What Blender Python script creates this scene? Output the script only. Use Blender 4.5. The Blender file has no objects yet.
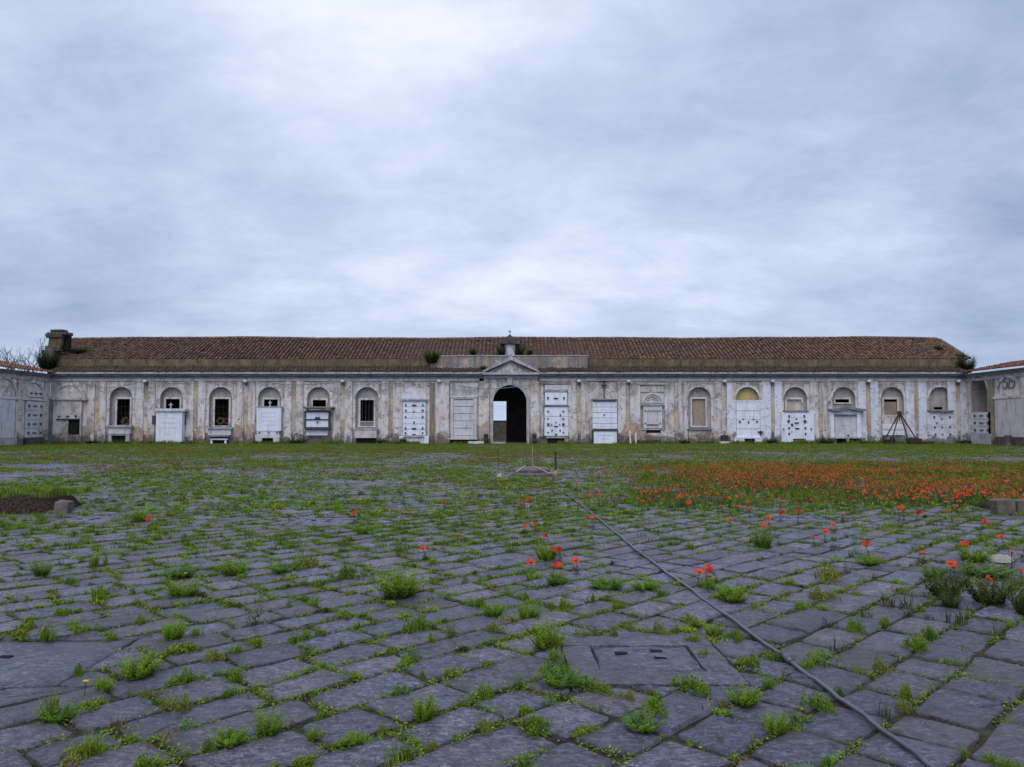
import bpy, math, random
import numpy as np
from mathutils import Vector, Matrix
R = math.radians
random.seed(7); rng = np.random.default_rng(7)
S = bpy.context.scene
COL = S.collection

# ------------------------------------------------------------------ camera, world, sun, exposure
FPX, CX, CY, HOR, EYE = 773.0, 512.0, 383.5, 425.0, 1.63
TH = math.atan((HOR - CY) / FPX); CT, ST = math.cos(TH), math.sin(TH)
cam = bpy.data.objects.new('camera', bpy.data.cameras.new('camera')); COL.objects.link(cam)
cam.data.sensor_width = 36; cam.data.lens = FPX / 1024 * 36
cam.data.clip_start = 0.05; cam.data.clip_end = 6000
cam.location = (0, 0, EYE); cam.rotation_euler = (R(90) + TH, 0, 0)
S.camera = cam
S.view_settings.view_transform = 'Standard'; S.view_settings.look = 'None'
S.view_settings.gamma = 1; S.view_settings.use_curve_mapping = False
S.view_settings.exposure = 0.0

SUN_ELEV, SUN_AZ = 52, 200
class NT:
    """small node-tree writer"""
    def __init__(s, tree): s.t = tree
    def n(s, typ, props=None, **ins):
        nd = s.t.nodes.new(typ)
        for k, v in (props or {}).items(): setattr(nd, k, v)
        for k, v in ins.items():
            key = int(k[1:]) if k[0] == 'i' and k[1:].isdigit() else k.replace('_', ' ')
            s.set(nd.inputs[key], v)
        return nd
    def set(s, sock, v):
        if isinstance(v, bpy.types.NodeSocket): s.t.links.new(v, sock)
        elif isinstance(v, bpy.types.Node): s.t.links.new(v.outputs[0], sock)
        else:
            if sock.type == 'RGBA' and not hasattr(v, '__len__'): v = (v, v, v, 1)
            elif sock.type == 'RGBA' and len(v) == 3: v = (*v, 1)
            sock.default_value = v
    def math(s, op, a, b=0.0, clamp=False):
        return s.n('ShaderNodeMath', {'operation': op, 'use_clamp': clamp}, i0=a, i1=b).outputs[0]
    def vmath(s, op, a, b=(0, 0, 0)):
        nd = s.n('ShaderNodeVectorMath', {'operation': op}, i0=a, i1=b)
        return nd.outputs['Value'] if op in ('DOT_PRODUCT', 'LENGTH') else nd.outputs[0]
    def noise(s, vec, scale, detail=4, rough=0.55, dist=0.0):
        return s.n('ShaderNodeTexNoise', Vector=vec, Scale=scale, Detail=detail, Roughness=rough, Distortion=dist).outputs[0]
    def ramp(s, fac, a, b, lo=0.0, hi=1.0):
        return s.n('ShaderNodeMapRange', {'clamp': True, 'interpolation_type': 'SMOOTHSTEP'}, i0=fac, i1=a, i2=b, i3=lo, i4=hi).outputs[0]
    def mix(s, f, a, b, mode='MIX'):
        nd = s.t.nodes.new('ShaderNodeMix'); nd.data_type = 'RGBA'; nd.blend_type = mode
        s.set(nd.inputs[0], f); s.set(nd.inputs[6], a); s.set(nd.inputs[7], b)
        return nd.outputs[2]
    def scale(s, vec, sc, off=(0, 0, 0)):
        return s.n('ShaderNodeMapping', Vector=vec, Scale=sc, Location=off).outputs[0]

world = bpy.data.worlds.new('World'); S.world = world; world.use_nodes = True
wt = world.node_tree; wt.nodes.clear(); W = NT(wt)
tc = W.n('ShaderNodeTexCoord').outputs['Generated']
dirv = W.vmath('NORMALIZE', tc)
sep = W.n('ShaderNodeSeparateXYZ', Vector=dirv)
zz = W.math('ADD', W.math('MAXIMUM', sep.outputs[2], 0.0), 0.30)
plane = W.n('ShaderNodeCombineXYZ', X=W.math('DIVIDE', sep.outputs[0], zz), Y=W.math('DIVIDE', sep.outputs[1], zz), Z=0.0).outputs[0]
n1 = W.noise(W.scale(plane, (0.9, 1.0, 1), (3.1, 1.7, 0)), 1.5, 8, 0.55, 0.15)
n2 = W.noise(W.scale(plane, (0.9, 1.2, 1), (8.3, 4.1, 0)), 4.5, 9, 0.68, 0.25)
def blob(px, py, power, amp):
    v = Vector(((px - CX) / FPX, CT - (CY - py) / FPX * ST, ST + (CY - py) / FPX * CT)).normalized()
    d = W.math('MAXIMUM', W.vmath('DOT_PRODUCT', dirv, tuple(v)), 0.0)
    return W.math('MULTIPLY', W.math('POWER', d, power), amp)
br = W.math('MULTIPLY', W.math('SUBTRACT', n1, 0.5), 1.35)
br = W.math('ADD', br, W.math('MULTIPLY', W.math('SUBTRACT', n2, 0.5), 0.62))
n3 = W.noise(W.scale(plane, (0.8, 1.3, 1), (1.3, 6.1, 0)), 11.0, 8, 0.66, 0.3)
br = W.math('ADD', br, W.math('MULTIPLY', W.math('SUBTRACT', n3, 0.5), W.ramp(n1, 0.42, 0.6, 0.04, 0.28)))
br = W.math('ADD', br, 0.445)
for b in ((360, 0, 70, 0.62), (560, 80, 10, 0.16), (985, 130, 18, -0.30), (30, 140, 20, -0.18), (300, 290, 40, 0.08), (375, 88, 220, -0.20), (560, 290, 60, 0.10), (890, 310, 160, 0.12)):
    br = W.math('ADD', br, blob(*b))
rampn = W.n('ShaderNodeValToRGB', Fac=br)
els = rampn.color_ramp.elements
els[0].position = 0.0; els[0].color = (0.255, 0.345, 0.50, 1)
els[1].position = 1.0; els[1].color = (0.76, 0.80, 0.91, 1)
e = els.new(0.35); e.color = (0.40, 0.485, 0.665, 1)
e = els.new(0.6); e.color = (0.525, 0.59, 0.775, 1)
sky = wt.nodes.new('ShaderNodeTexSky'); sky.sky_type = 'NISHITA'; sky.sun_disc = False
sky.sun_elevation = R(SUN_ELEV); sky.sun_rotation = R(SUN_AZ); sky.dust_density = 2.0
bg1 = W.n('ShaderNodeBackground', Color=sky.outputs[0], Strength=0.08)
# thick overcast: brighter overhead and towards the veiled sun behind the viewer
zen = W.ramp(sep.outputs[2], 0.48, 0.95, 0.0, 0.9)
back = W.ramp(W.math('MULTIPLY', sep.outputs[1], -1.0), -0.15, 0.75, 0.0, 0.65)
gain = W.math('MULTIPLY', W.math('ADD', W.math('ADD', zen, back), 1.0), 1.25)
bg2 = W.n('ShaderNodeBackground', Color=rampn.outputs[0], Strength=gain)
mixs = W.n('ShaderNodeMixShader', Fac=0.92); wt.links.new(bg1.outputs[0], mixs.inputs[1]); wt.links.new(bg2.outputs[0], mixs.inputs[2])
W.n('ShaderNodeOutputWorld', Surface=mixs)

sun = bpy.data.objects.new('sun', bpy.data.lights.new('sun', 'SUN')); COL.objects.link(sun)
sun.data.energy = 1.5; sun.data.angle = R(40); sun.data.color = (1.0, 0.94, 0.86)
sun.rotation_euler = (R(90 - SUN_ELEV), 0, R(180 - SUN_AZ)); sun.location = (0, -20, 40)

# ------------------------------------------------------------------ materials
MATS = {}
def mat(name):
    m = bpy.data.materials.new(name); m.use_nodes = True
    m.node_tree.nodes.clear(); MATS[name] = m
    return m, NT(m.node_tree)
def finish(q, col, rough=0.8, bump=None, bstr=0.3, bdist=0.02, spec=0.3, metal=0.0):
    p = q.n('ShaderNodeBsdfPrincipled', Base_Color=col, Roughness=rough, Metallic=metal, Specular_IOR_Level=spec)
    if bump is not None:
        q.set(p.inputs['Normal'], q.n('ShaderNodeBump', Strength=bstr, Distance=bdist, Height=bump))
    q.n('ShaderNodeOutputMaterial', Surface=p)
    return p
def P(q): return q.n('ShaderNodeNewGeometry').outputs['Position']

def plaster(name, base, alt, ochre, ochre_amt, brick_amt, stain=0.5, off=0.0, white=0.6):
    m, q = mat(name); pos = q.vmath('ADD', P(q), (off, off * .7, off * .3)); z = q.n('ShaderNodeSeparateXYZ', Vector=P(q)).outputs[2]
    big = q.noise(pos, 0.45, 5, 0.6); mid = q.noise(pos, 1.7, 6, 0.65, 0.4); fine = q.noise(pos, 9, 5, 0.65)
    c = q.mix(q.ramp(big, 0.40, 0.60), base, alt)
    c = q.mix(q.math('MULTIPLY', q.ramp(q.noise(q.vmath('ADD', pos, (17, 3, 5)), 0.8, 5, 0.6), 0.46, 0.60), ochre_amt), c, ochre)
    streak = q.noise(q.scale(pos, (3.2, 3.2, 0.22)), 1.0, 5, 0.6, 0.2)
    c = q.mix(q.math('MULTIPLY', q.ramp(streak, 0.50, 0.72), stain), c, (0.13, 0.12, 0.125))
    c = q.mix(q.ramp(mid, 0.50, 0.64, 0, 0.75 * stain + .2), c, (0.20, 0.18, 0.165))
    c = q.mix(q.ramp(q.noise(q.vmath('ADD', pos, (3, 11, 8)), 0.42, 7, 0.72, 0.6), 0.52, 0.62, 0, 0.8 * stain), c, (0.17, 0.16, 0.16))
    c = q.mix(q.ramp(q.noise(q.vmath('ADD', pos, (30, 1, 8)), 0.33, 7, 0.72, 0.6), 0.53, 0.57, 0, white), c, (0.58, 0.55, 0.53))
    c = q.mix(q.ramp(q.noise(q.vmath('ADD', pos, (8, 1, 2)), 4.2, 3, 0.5), 0.66, 0.70, 0, 0.8), c, (0.07, 0.065, 0.065))
    c = q.mix(q.ramp(q.noise(q.vmath('ADD', pos, (5, 21, 2)), 2.6, 5, 0.6), 0.60, 0.66, 0, white * .9), c, (0.50, 0.47, 0.44))
    c = q.mix(q.ramp(fine, 0.40, 0.75, 0.0, 0.28), c, (0.12, 0.105, 0.10))
    drip = q.noise(q.scale(pos, (2.6, 2.6, 0.12)), 1.0, 5, 0.65, 0.2)
    c = q.mix(q.math('MULTIPLY', q.math('MULTIPLY', q.ramp(drip, 0.44, 0.60), q.ramp(z, 3.4, 5.4)), 0.8 * stain), c, (0.13, 0.125, 0.125))
    # fallen plaster low on the wall shows the brick; damp line
    low = q.math('ADD', q.math('MULTIPLY', q.math('SUBTRACT', q.noise(pos, 0.8, 6, 0.68, 0.4), 0.5), 8.0), q.math('MULTIPLY', q.math('SUBTRACT', q.noise(q.vmath('ADD', pos, (9, 9, 9)), 0.2, 2, 0.5), 0.5), 9.0))
    low = q.math('SUBTRACT', q.math('ADD', low, 1.0 + brick_amt * 0.95), z)
    brk = q.ramp(low, 0.95, 1.12)
    br = q.n('ShaderNodeTexBrick', Vector=q.n('ShaderNodeCombineXYZ', X=q.n('ShaderNodeSeparateXYZ', Vector=pos).outputs[0], Y=z, Z=0.0), Color1=(0.38, 0.19, 0.095), Color2=(0.34, 0.235, 0.15), Mortar=(0.30, 0.265, 0.225), Scale=2.6, Mortar_Size=0.03).outputs[0]
    br = q.mix(q.ramp(fine, 0.4, 0.7), br, (0.17, 0.14, 0.12)); br = q.mix(q.ramp(mid, 0.48, 0.62), br, (0.36, 0.30, 0.25))
    c = q.mix(q.math('MULTIPLY', brk, 0.85), c, br)
    damp = q.ramp(q.math('SUBTRACT', q.math('MULTIPLY', q.noise(pos, 1.6, 6, 0.7), 3.4), z), 0.85, 1.35)
    c = q.mix(q.math('MULTIPLY', damp, 0.8), c, (0.075, 0.07, 0.062))
    hgt = q.math('SUBTRACT', q.math('ADD', q.math('MULTIPLY', fine, 0.4), mid), q.math('MULTIPLY', brk, 0.9))
    finish(q, c, 0.92, hgt, 0.5, 0.05, 0.15)
plaster('plaster', (0.53, 0.47, 0.41), (0.58, 0.55, 0.525), (0.49, 0.385, 0.25), 0.5, 0.95, 0.70)
plaster('plaster_ruin', (0.30, 0.24, 0.185), (0.42, 0.39, 0.36), (0.24, 0.17, 0.10), 0.8, -5, 1.0, 19, 0.35)
plaster('plaster_pale', (0.57, 0.545, 0.54), (0.53, 0.47, 0.42), (0.49, 0.40, 0.28), 0.4, 0.5, 0.68, 31)
plaster('plaster_ochre', (0.43, 0.35, 0.235), (0.40, 0.355, 0.295), (0.45, 0.32, 0.16), 0.6, 0.5, 0.65, 12)
plaster('plaster_white', (0.60, 0.61, 0.66), (0.56, 0.57, 0.63), (0.55, 0.53, 0.5), 0.2, -2.2, 0.28, 51)
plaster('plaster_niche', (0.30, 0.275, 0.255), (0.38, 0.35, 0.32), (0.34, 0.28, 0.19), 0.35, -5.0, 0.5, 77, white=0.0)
plaster('plaster_yellow', (0.47, 0.345, 0.13), (0.43, 0.33, 0.15), (0.48, 0.39, 0.2), 0.5, -5.0, 0.3, 61, white=0.0)
plaster('plaster_brown', (0.21, 0.165, 0.105), (0.27, 0.215, 0.14), (0.15, 0.12, 0.07), 0.7, -9.0, 0.7, 91, white=0.0)
plaster('plaster_wing', (0.64, 0.56, 0.49), (0.66, 0.61, 0.57), (0.45, 0.40, 0.33), 0.35, -0.2, 0.65, 41)
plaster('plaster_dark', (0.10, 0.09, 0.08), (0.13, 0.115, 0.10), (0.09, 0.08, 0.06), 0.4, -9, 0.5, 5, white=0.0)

def simple(name, a, b, scale=3.0, rough=0.7, spec=0.3, bstr=0.2, bscale=20, metal=0.0, lo=0.35, hi=0.68, dirt=None):
    m, q = mat(name); p = P(q)
    c = q.mix(q.ramp(q.noise(p, scale, 6, 0.62, 0.3), lo, hi), a, b)
    if dirt:
        st = q.noise(q.scale(p, (4, 4, 0.5)), 1.0, 6, 0.66, 0.4)
        c = q.mix(q.ramp(st, 0.48, 0.70, 0, 0.85), c, dirt)
        c = q.mix(q.ramp(q.noise(p, 2.7, 6, 0.7), 0.55, 0.70, 0, 0.6), c, dirt)
    finish(q, c, rough, q.noise(p, bscale, 5, 0.65), bstr, 0.02, spec, metal)
simple('marble', (0.64, 0.655, 0.71), (0.56, 0.57, 0.62), 2.0, 0.45, 0.4, 0.08, 14, dirt=(0.46, 0.45, 0.455))
simple('marble_grey', (0.50, 0.50, 0.52), (0.42, 0.41, 0.41), 2.0, 0.55, 0.35, 0.1, 14, dirt=(0.25, 0.24, 0.22))
simple('marble_pink', (0.50, 0.45, 0.43), (0.42, 0.38, 0.365), 2.0, 0.55, 0.35, 0.1, 14, dirt=(0.22, 0.2, 0.18))
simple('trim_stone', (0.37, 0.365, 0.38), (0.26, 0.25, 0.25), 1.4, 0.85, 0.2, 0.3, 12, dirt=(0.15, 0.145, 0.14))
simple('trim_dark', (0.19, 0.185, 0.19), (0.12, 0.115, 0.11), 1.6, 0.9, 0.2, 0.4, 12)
simple('engraving', (0.20, 0.20, 0.22), (0.30, 0.30, 0.32), 9, 0.7)
simple('bronze', (0.035, 0.034, 0.045), (0.06, 0.055, 0.06), 9, 0.5, 0.4)
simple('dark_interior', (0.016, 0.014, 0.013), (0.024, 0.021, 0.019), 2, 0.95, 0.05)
simple('black_frame', (0.028, 0.03, 0.04), (0.05, 0.05, 0.06), 5, 0.5, 0.4)
simple('infill_brick', (0.24, 0.18, 0.14), (0.31, 0.24, 0.185), 3, 0.92, 0.15, 0.5, 9)
simple('rust_iron', (0.050, 0.028, 0.024), (0.026, 0.020, 0.020), 6, 0.8, 0.3, 0.3, 30)
simple('grey_iron', (0.06, 0.06, 0.065), (0.10, 0.095, 0.09), 6, 0.6, 0.4, 0.3, 30)
simple('white_enamel', (0.50, 0.48, 0.46), (0.36, 0.35, 0.34), 12, 0.5, 0.4)
simple('white_plastic', (0.62, 0.58, 0.52), (0.5, 0.45, 0.40), 9, 0.6, 0.3)
simple('hose_rubber', (0.060, 0.062, 0.074), (0.034, 0.032, 0.034), 5, 0.28, 0.7, 0.15, 60)
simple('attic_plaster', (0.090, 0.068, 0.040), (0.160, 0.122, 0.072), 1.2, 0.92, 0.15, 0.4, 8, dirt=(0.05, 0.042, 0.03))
simple('pier_stone', (0.11, 0.092, 0.075), (0.055, 0.048, 0.042), 2.0, 0.95, 0.1, 0.6, 8, dirt=(0.03, 0.03, 0.022))
simple('cable', (0.12, 0.12, 0.13), (0.2, 0.2, 0.2), 4, 0.6)
simple('wreath', (0.16, 0.075, 0.045), (0.09, 0.075, 0.05), 14, 0.9, 0.1, 0.5, 30)
simple('board_orange', (0.34, 0.17, 0.09), (0.25, 0.13, 0.07), 4, 0.85)
simple('curb_stone', (0.135, 0.112, 0.092), (0.075, 0.064, 0.055), 6, 0.9, 0.2, 0.6, 25)
simple('white_rock', (0.36, 0.32, 0.27), (0.22, 0.20, 0.17), 9, 0.9, 0.2, 0.6, 25)
simple('bark', (0.060, 0.050, 0.046), (0.036, 0.031, 0.030), 9, 0.95, 0.1, 0.6, 20)
simple('tape', (0.34, 0.30, 0.27), (0.22, 0.20, 0.18), 6, 0.5)
simple('terracotta_base', (0.30, 0.16, 0.10), (0.2, 0.11, 0.08), 9, 0.9)
simple('plate_metal', (0.075, 0.06, 0.062), (0.11, 0.085, 0.08), 7, 0.65, 0.4, 0.3, 20)

def attr_col(q, name='Col'): return q.n('ShaderNodeVertexColor', {'layer_name': name}).outputs[0]
# roof tiles: colour belongs to each tile (Col), lichen in patches
m, q = mat('roof_tile'); p = P(q)
c = attr_col(q)
c = q.mix(q.ramp(q.noise(p, 5, 5, 0.65), 0.42, 0.72, 0, 0.7), c, (0.062, 0.048, 0.040))
c = q.mix(q.ramp(q.noise(p, 0.35, 4, 0.6), 0.5, 0.72, 0, 0.45), c, (0.085, 0.070, 0.052))
c = q.mix(q.ramp(q.noise(q.vmath('ADD', p, (9, 2, 4)), 1.3, 6, 0.7), 0.60, 0.72, 0, 0.6), c, (0.17, 0.145, 0.11))
finish(q, c, 0.92, q.noise(p, 14, 4, 0.6), 0.3, 0.03, 0.15)
m, q = mat('moss_tile'); p = P(q)
c = q.mix(q.ramp(q.noise(p, 2.2, 6, 0.7), 0.4, 0.62), (0.058, 0.040, 0.031), (0.032, 0.028, 0.015))
c = q.mix(q.ramp(q.noise(p, 0.9, 6, 0.7), 0.52, 0.66, 0, .7), c, (0.10, 0.06, 0.038))
finish(q, c, 0.95, q.noise(p, 9, 5, 0.7), 0.8, 0.06, 0.1)
# basalt slabs
def basalt(name, lift=1.0):
    m, q = mat(name); p = P(q); at_ = q.n('ShaderNodeVertexColor', {'layer_name': 'Col'}).outputs[0]
    s3 = q.n('ShaderNodeSeparateColor', Color=at_)
    rot = q.n('ShaderNodeMapping', Vector=p, Rotation=(0, 0, R(-24)), Scale=(11, 34, 10)).outputs[0]
    chis = q.noise(rot, 1.0, 7, 0.74, 1.2); mid = q.noise(p, 3.4, 6, 0.6); fine = q.noise(p, 60, 4, 0.7); big = q.noise(p, 0.55, 4, 0.55)
    c = q.mix(q.ramp(chis, 0.40, 0.60), (0.022 * lift, 0.021 * lift, 0.031 * lift), (0.128 * lift, 0.124 * lift, 0.166 * lift))
    c = q.mix(q.ramp(mid, 0.42, 0.62, 0, 0.75), c, (0.072 * lift, 0.066 * lift, 0.078 * lift))
    c = q.mix(q.ramp(q.noise(q.n('ShaderNodeMapping', Vector=p, Rotation=(0, 0, R(-20)), Scale=(16, 38, 20)).outputs[0], 1.0, 6, 0.78, 0.8), 0.50, 0.60, 0, 0.95), c, (0.225 * lift, 0.222 * lift, 0.275 * lift))
    c = q.mix(q.ramp(fine, 0.52, 0.66, 0, 0.6), c, (0.26 * lift, 0.255 * lift, 0.285 * lift))
    c = q.mix(q.ramp(q.noise(q.vmath('ADD', p, (2, 5, 1)), 13, 5, 0.75), 0.50, 0.60, 0, 0.8), c, (0.026, 0.024, 0.030))
    c = q.mix(q.ramp(big, 0.45, 0.66, 0, 0.6), c, (0.048, 0.043, 0.046))
    c = q.mix(q.ramp(q.noise(q.vmath('ADD', p, (4, 9, 1)), 1.6, 7, 0.75), 0.56, 0.70, 0, 0.6), c, (0.098, 0.082, 0.066))
    c = q.mix(q.ramp(q.noise(q.vmath('ADD', p, (7, 2, 1)), 2.3, 7, 0.75), 0.60, 0.70, 0, 0.5), c, (0.055, 0.06, 0.036))
    tint = q.n('ShaderNodeCombineColor', Red=q.math('MULTIPLY', s3.outputs[0], q.math('ADD', 1.10, q.math('MULTIPLY', s3.outputs[1], -0.16))), Green=q.math('MULTIPLY', s3.outputs[0], 0.96), Blue=q.math('MULTIPLY', s3.outputs[0], q.math('ADD', 0.94, q.math('MULTIPLY', s3.outputs[1], 0.24)))).outputs[0]
    c = q.mix(1.0, c, tint, 'MULTIPLY')
    edge = q.math('MULTIPLY', s3.outputs[2], q.ramp(q.noise(p, 9, 5, 0.7), 0.30, 0.62))
    c = q.mix(q.math('MULTIPLY', edge, 0.9), c, (0.030, 0.026, 0.019))
    hgt = q.math('ADD', q.math('MULTIPLY', chis, 0.75), q.math('ADD', q.math('MULTIPLY', mid, 1.1), q.math('ADD', q.math('MULTIPLY', fine, 0.2), q.math('MULTIPLY', q.noise(p, 24, 5, 0.7), 0.8))))
    rg = q.ramp(mid, 0.35, 0.65, 0.30, 0.62)
    finish(q, c, rg, hgt, 1.0, 0.03, 0.6)
basalt('basalt', 0.87); basalt('basalt_lid', 0.90)
# soil with moss in joints
m, q = mat('soil'); p = P(q)
c = q.mix(q.ramp(q.noise(p, 6, 6, 0.7), 0.4, 0.65), (0.022, 0.017, 0.013), (0.066, 0.049, 0.034))
c = q.mix(q.ramp(q.noise(p, 45, 5, 0.7), 0.54, 0.66, 0, .8), c, (0.12, 0.09, 0.062))
c = q.mix(q.ramp(q.noise(p, 2.1, 6, 0.75), 0.48, 0.62, 0, .7), c, (0.035, 0.045, 0.016))
finish(q, c, 0.95, q.noise(p, 30, 5, 0.7), 0.8, 0.03, 0.1)
m, q = mat('dead_litter'); p = P(q)
c = q.mix(q.ramp(q.noise(p, 22, 6, 0.7), 0.38, 0.66), (0.016, 0.012, 0.010), (0.075, 0.052, 0.036))
finish(q, c, 0.95, q.noise(p, 40, 5, 0.7), 1.0, 0.05, 0.1)
def leafmat(name, trans=0.3):
    m, q = mat(name); c = attr_col(q)
    c = q.mix(q.ramp(q.noise(P(q), 3, 4, 0.6), 0.35, 0.7, 0, .4), c, q.mix(1.0, c, (0.62, 0.66, 0.55), 'MULTIPLY'))
    a = q.n('ShaderNodeBsdfPrincipled', Base_Color=c, Roughness=0.7, Specular_IOR_Level=0.08)
    b = q.n('ShaderNodeBsdfTranslucent', Color=c)
    mx = q.n('ShaderNodeMixShader', Fac=trans); q.set(mx.inputs[1], a); q.set(mx.inputs[2], b)
    q.n('ShaderNodeOutputMaterial', Surface=mx)
leafmat('leaf'); leafmat('petal', 0.35)

# ------------------------------------------------------------------ geometry helpers
def at(px, py, Y):
    """world point on the plane at distance Y seen at a photograph pixel"""
    t = (CY - py) / FPX; zp = Y * (ST + t * CT) / (CT - t * ST); d = Y * CT + zp * ST
    return ((px - CX) / FPX * d, Y, EYE + zp)
def gnd(px, py, z=0.0):
    t = (CY - py) / FPX; Y = (EYE - z) * (CT - t * ST) / -(ST + t * CT)
    d = Y * CT - (EYE - z) * ST
    return ((px - CX) / FPX * d, Y, z)
FY = 68.0
def U(px): return at(px, 410, FY)[0]
def V(py): return at(512, py, FY)[2]

def tag(o, label=None, cat=None, group=None, kind=None):
    for k, v in (('label', label), ('category', cat), ('group', group), ('kind', kind)):
        if v: o[k] = v
    return o
def empty(name, loc, label=None, cat=None, group=None):
    o = bpy.data.objects.new(name, None); COL.objects.link(o); o.location = loc; o.empty_display_size = 0.2
    return tag(o, label, cat, group)
def wloc(o):
    v = Vector((0, 0, 0))
    while o is not None: v += o.location; o = o.parent
    return v
def mesh_np(name, V3, faces, mats, midx=None, col=None, smooth=False):
    """faces: list of (n,k) int arrays"""
    me = bpy.data.meshes.new(name); V3 = np.asarray(V3, np.float32)
    me.vertices.add(len(V3)); me.vertices.foreach_set('co', V3.ravel())
    faces = [np.asarray(f, np.int32) for f in faces if len(f)]
    loops = np.concatenate([f.ravel() for f in faces]); tot = np.concatenate([np.full(len(f), f.shape[1], np.int32) for f in faces])
    st = np.concatenate([[0], np.cumsum(tot)[:-1]]).astype(np.int32)
    me.loops.add(len(loops)); me.loops.foreach_set('vertex_index', loops)
    me.polygons.add(len(tot)); me.polygons.foreach_set('loop_start', st); me.polygons.foreach_set('loop_total', tot)
    if midx is not None: me.polygons.foreach_set('material_index', np.asarray(midx, np.int32))
    me.polygons.foreach_set('use_smooth', np.full(len(tot), smooth))
    for m in mats: me.materials.append(MATS[m])
    if col is not None:
        a = me.color_attributes.new('Col', 'FLOAT_COLOR', 'POINT'); c = np.ones((len(V3), 4), np.float32); c[:, :3] = col
        a.data.foreach_set('color', c.ravel())
    me.update(calc_edges=True); me.validate()
    return me
def link(name, me, parent=None, loc=None):
    o = bpy.data.objects.new(name, me); COL.objects.link(o)
    if parent: o.parent = parent
    if loc is not None: o.location = loc
    return o
class MB:
    def __init__(s): s.v = []; s.f = []; s.m = []; s.c = None; s.smooth = False
    def add(s, vs, fs, mi=0):
        b = len(s.v); s.v += [tuple(x) for x in vs]; s.f += [[b + i for i in f] for f in fs]; s.m += [mi] * len(fs)
    def box(s, x0, x1, y0, y1, z0, z1, mi=0, jit=0.0):
        vs = [(x, y, z) for z in (z0, z1) for y in (y0, y1) for x in (x0, x1)]
        if jit: vs = [(x + random.uniform(-jit, jit), y + random.uniform(-jit, jit), z + random.uniform(-jit, jit)) for x, y, z in vs]
        s.add(vs, [(0, 2, 3, 1), (4, 5, 7, 6), (0, 1, 5, 4), (2, 6, 7, 3), (0, 4, 6, 2), (1, 3, 7, 5)], mi)
    def prism(s, pts, y0, y1, mi=0):
        """polygon of (x, z) extruded from y0 (front) to y1"""
        n = len(pts); vs = [(x, y0, z) for x, z in pts] + [(x, y1, z) for x, z in pts]
        s.add(vs, [tuple(range(n)), tuple(range(2 * n - 1, n - 1, -1))] + [(i, i + n, (i + 1) % n + n, (i + 1) % n) for i in range(n)], mi)
    def quad(s, a, b, c, d, mi=0): s.add([a, b, c, d], [(0, 1, 2, 3)], mi)
    def tube(s, pts, r, n=6, mi=0, r1=None):
        pts = [Vector(p) for p in pts]; base = len(s.v); k = len(pts)
        for i, p in enumerate(pts):
            d = (pts[min(i + 1, k - 1)] - pts[max(i - 1, 0)]).normalized()
            a = d.cross(Vector((0, 0, 1)) if abs(d.z) < 0.9 else Vector((1, 0, 0))).normalized(); b = d.cross(a)
            rr = r if r1 is None else r + (r1 - r) * i / (k - 1)
            for j in range(n):
                w = 2 * math.pi * j / n; s.v.append(tuple(p + (a * math.cos(w) + b * math.sin(w)) * rr))
        fs = [[base + i * n + j, base + i * n + (j + 1) % n, base + (i + 1) * n + (j + 1) % n, base + (i + 1) * n + j] for i in range(k - 1) for j in range(n)]
        fs += [[base + j for j in range(n)][::-1], [base + (k - 1) * n + j for j in range(n)]]
        s.f += fs; s.m += [mi] * len(fs)
    def lathe(s, prof, cx, cy, n=10, mi=0):
        base = len(s.v)
        for r, z in prof:
            for j in range(n):
                w = 2 * math.pi * j / n; s.v.append((cx + r * math.cos(w), cy + r * math.sin(w), z))
        k = len(prof); fs = [[base + i * n + j, base + i * n + (j + 1) % n, base + (i + 1) * n + (j + 1) % n, base + (i + 1) * n + j] for i in range(k - 1) for j in range(n)]
        fs += [[base + j for j in range(n)][::-1], [base + (k - 1) * n + j for j in range(n)]]
        s.f += fs; s.m += [mi] * len(fs)
    def band(s, cx, cz, r0, r1, y0, y1, a0=0.0, a1=math.pi, n=18, mi=0):
        """arch band in the facade plane"""
        pts = [(cx + r1 * math.cos(a0 + (a1 - a0) * i / n), cz + r1 * math.sin(a0 + (a1 - a0) * i / n)) for i in range(n + 1)]
        ins = [(cx + r0 * math.cos(a0 + (a1 - a0) * i / n), cz + r0 * math.sin(a0 + (a1 - a0) * i / n)) for i in range(n + 1)]
        for i in range(n): s.prism([ins[i], pts[i], pts[i + 1], ins[i + 1]], y0, y1, mi)
    def build(s, name, mats, parent=None, bevel=0.0, fn=None):
        if isinstance(mats, str): mats = [mats]
        off = wloc(parent) if parent else Vector((0, 0, 0))
        vs = [fn(v) for v in s.v] if fn else s.v
        me = bpy.data.meshes.new(name); me.from_pydata([tuple(Vector(v) - off) for v in vs], [], s.f); me.update()
        for m in mats: me.materials.append(MATS[m])
        if len(mats) > 1: me.polygons.foreach_set('material_index', s.m)
        if s.smooth: me.polygons.foreach_set('use_smooth', [True] * len(me.polygons))
        if s.c is not None:
            a = me.color_attributes.new('Col', 'FLOAT_COLOR', 'POINT')
            a.data.foreach_set('color', [x for _ in me.vertices for x in (*s.c, 1)])
        o = link(name, me, parent)
        if bevel:
            bm = o.modifiers.new('edge', 'BEVEL'); bm.width = bevel; bm.segments = 2; bm.limit_method = 'ANGLE'
        return o
def fbox(mb, px0, px1, py0, py1, front, back=0.0, mi=0):
    k = (FY - max(front, 0)) / FY; zz_ = lambda py: EYE + (V(py) - EYE) * k
    mb.box(U(px0) * k, U(px1) * k, FY - front, FY - back, -0.05 if py1 > 441 else zz_(py1), zz_(py0), mi)

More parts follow.
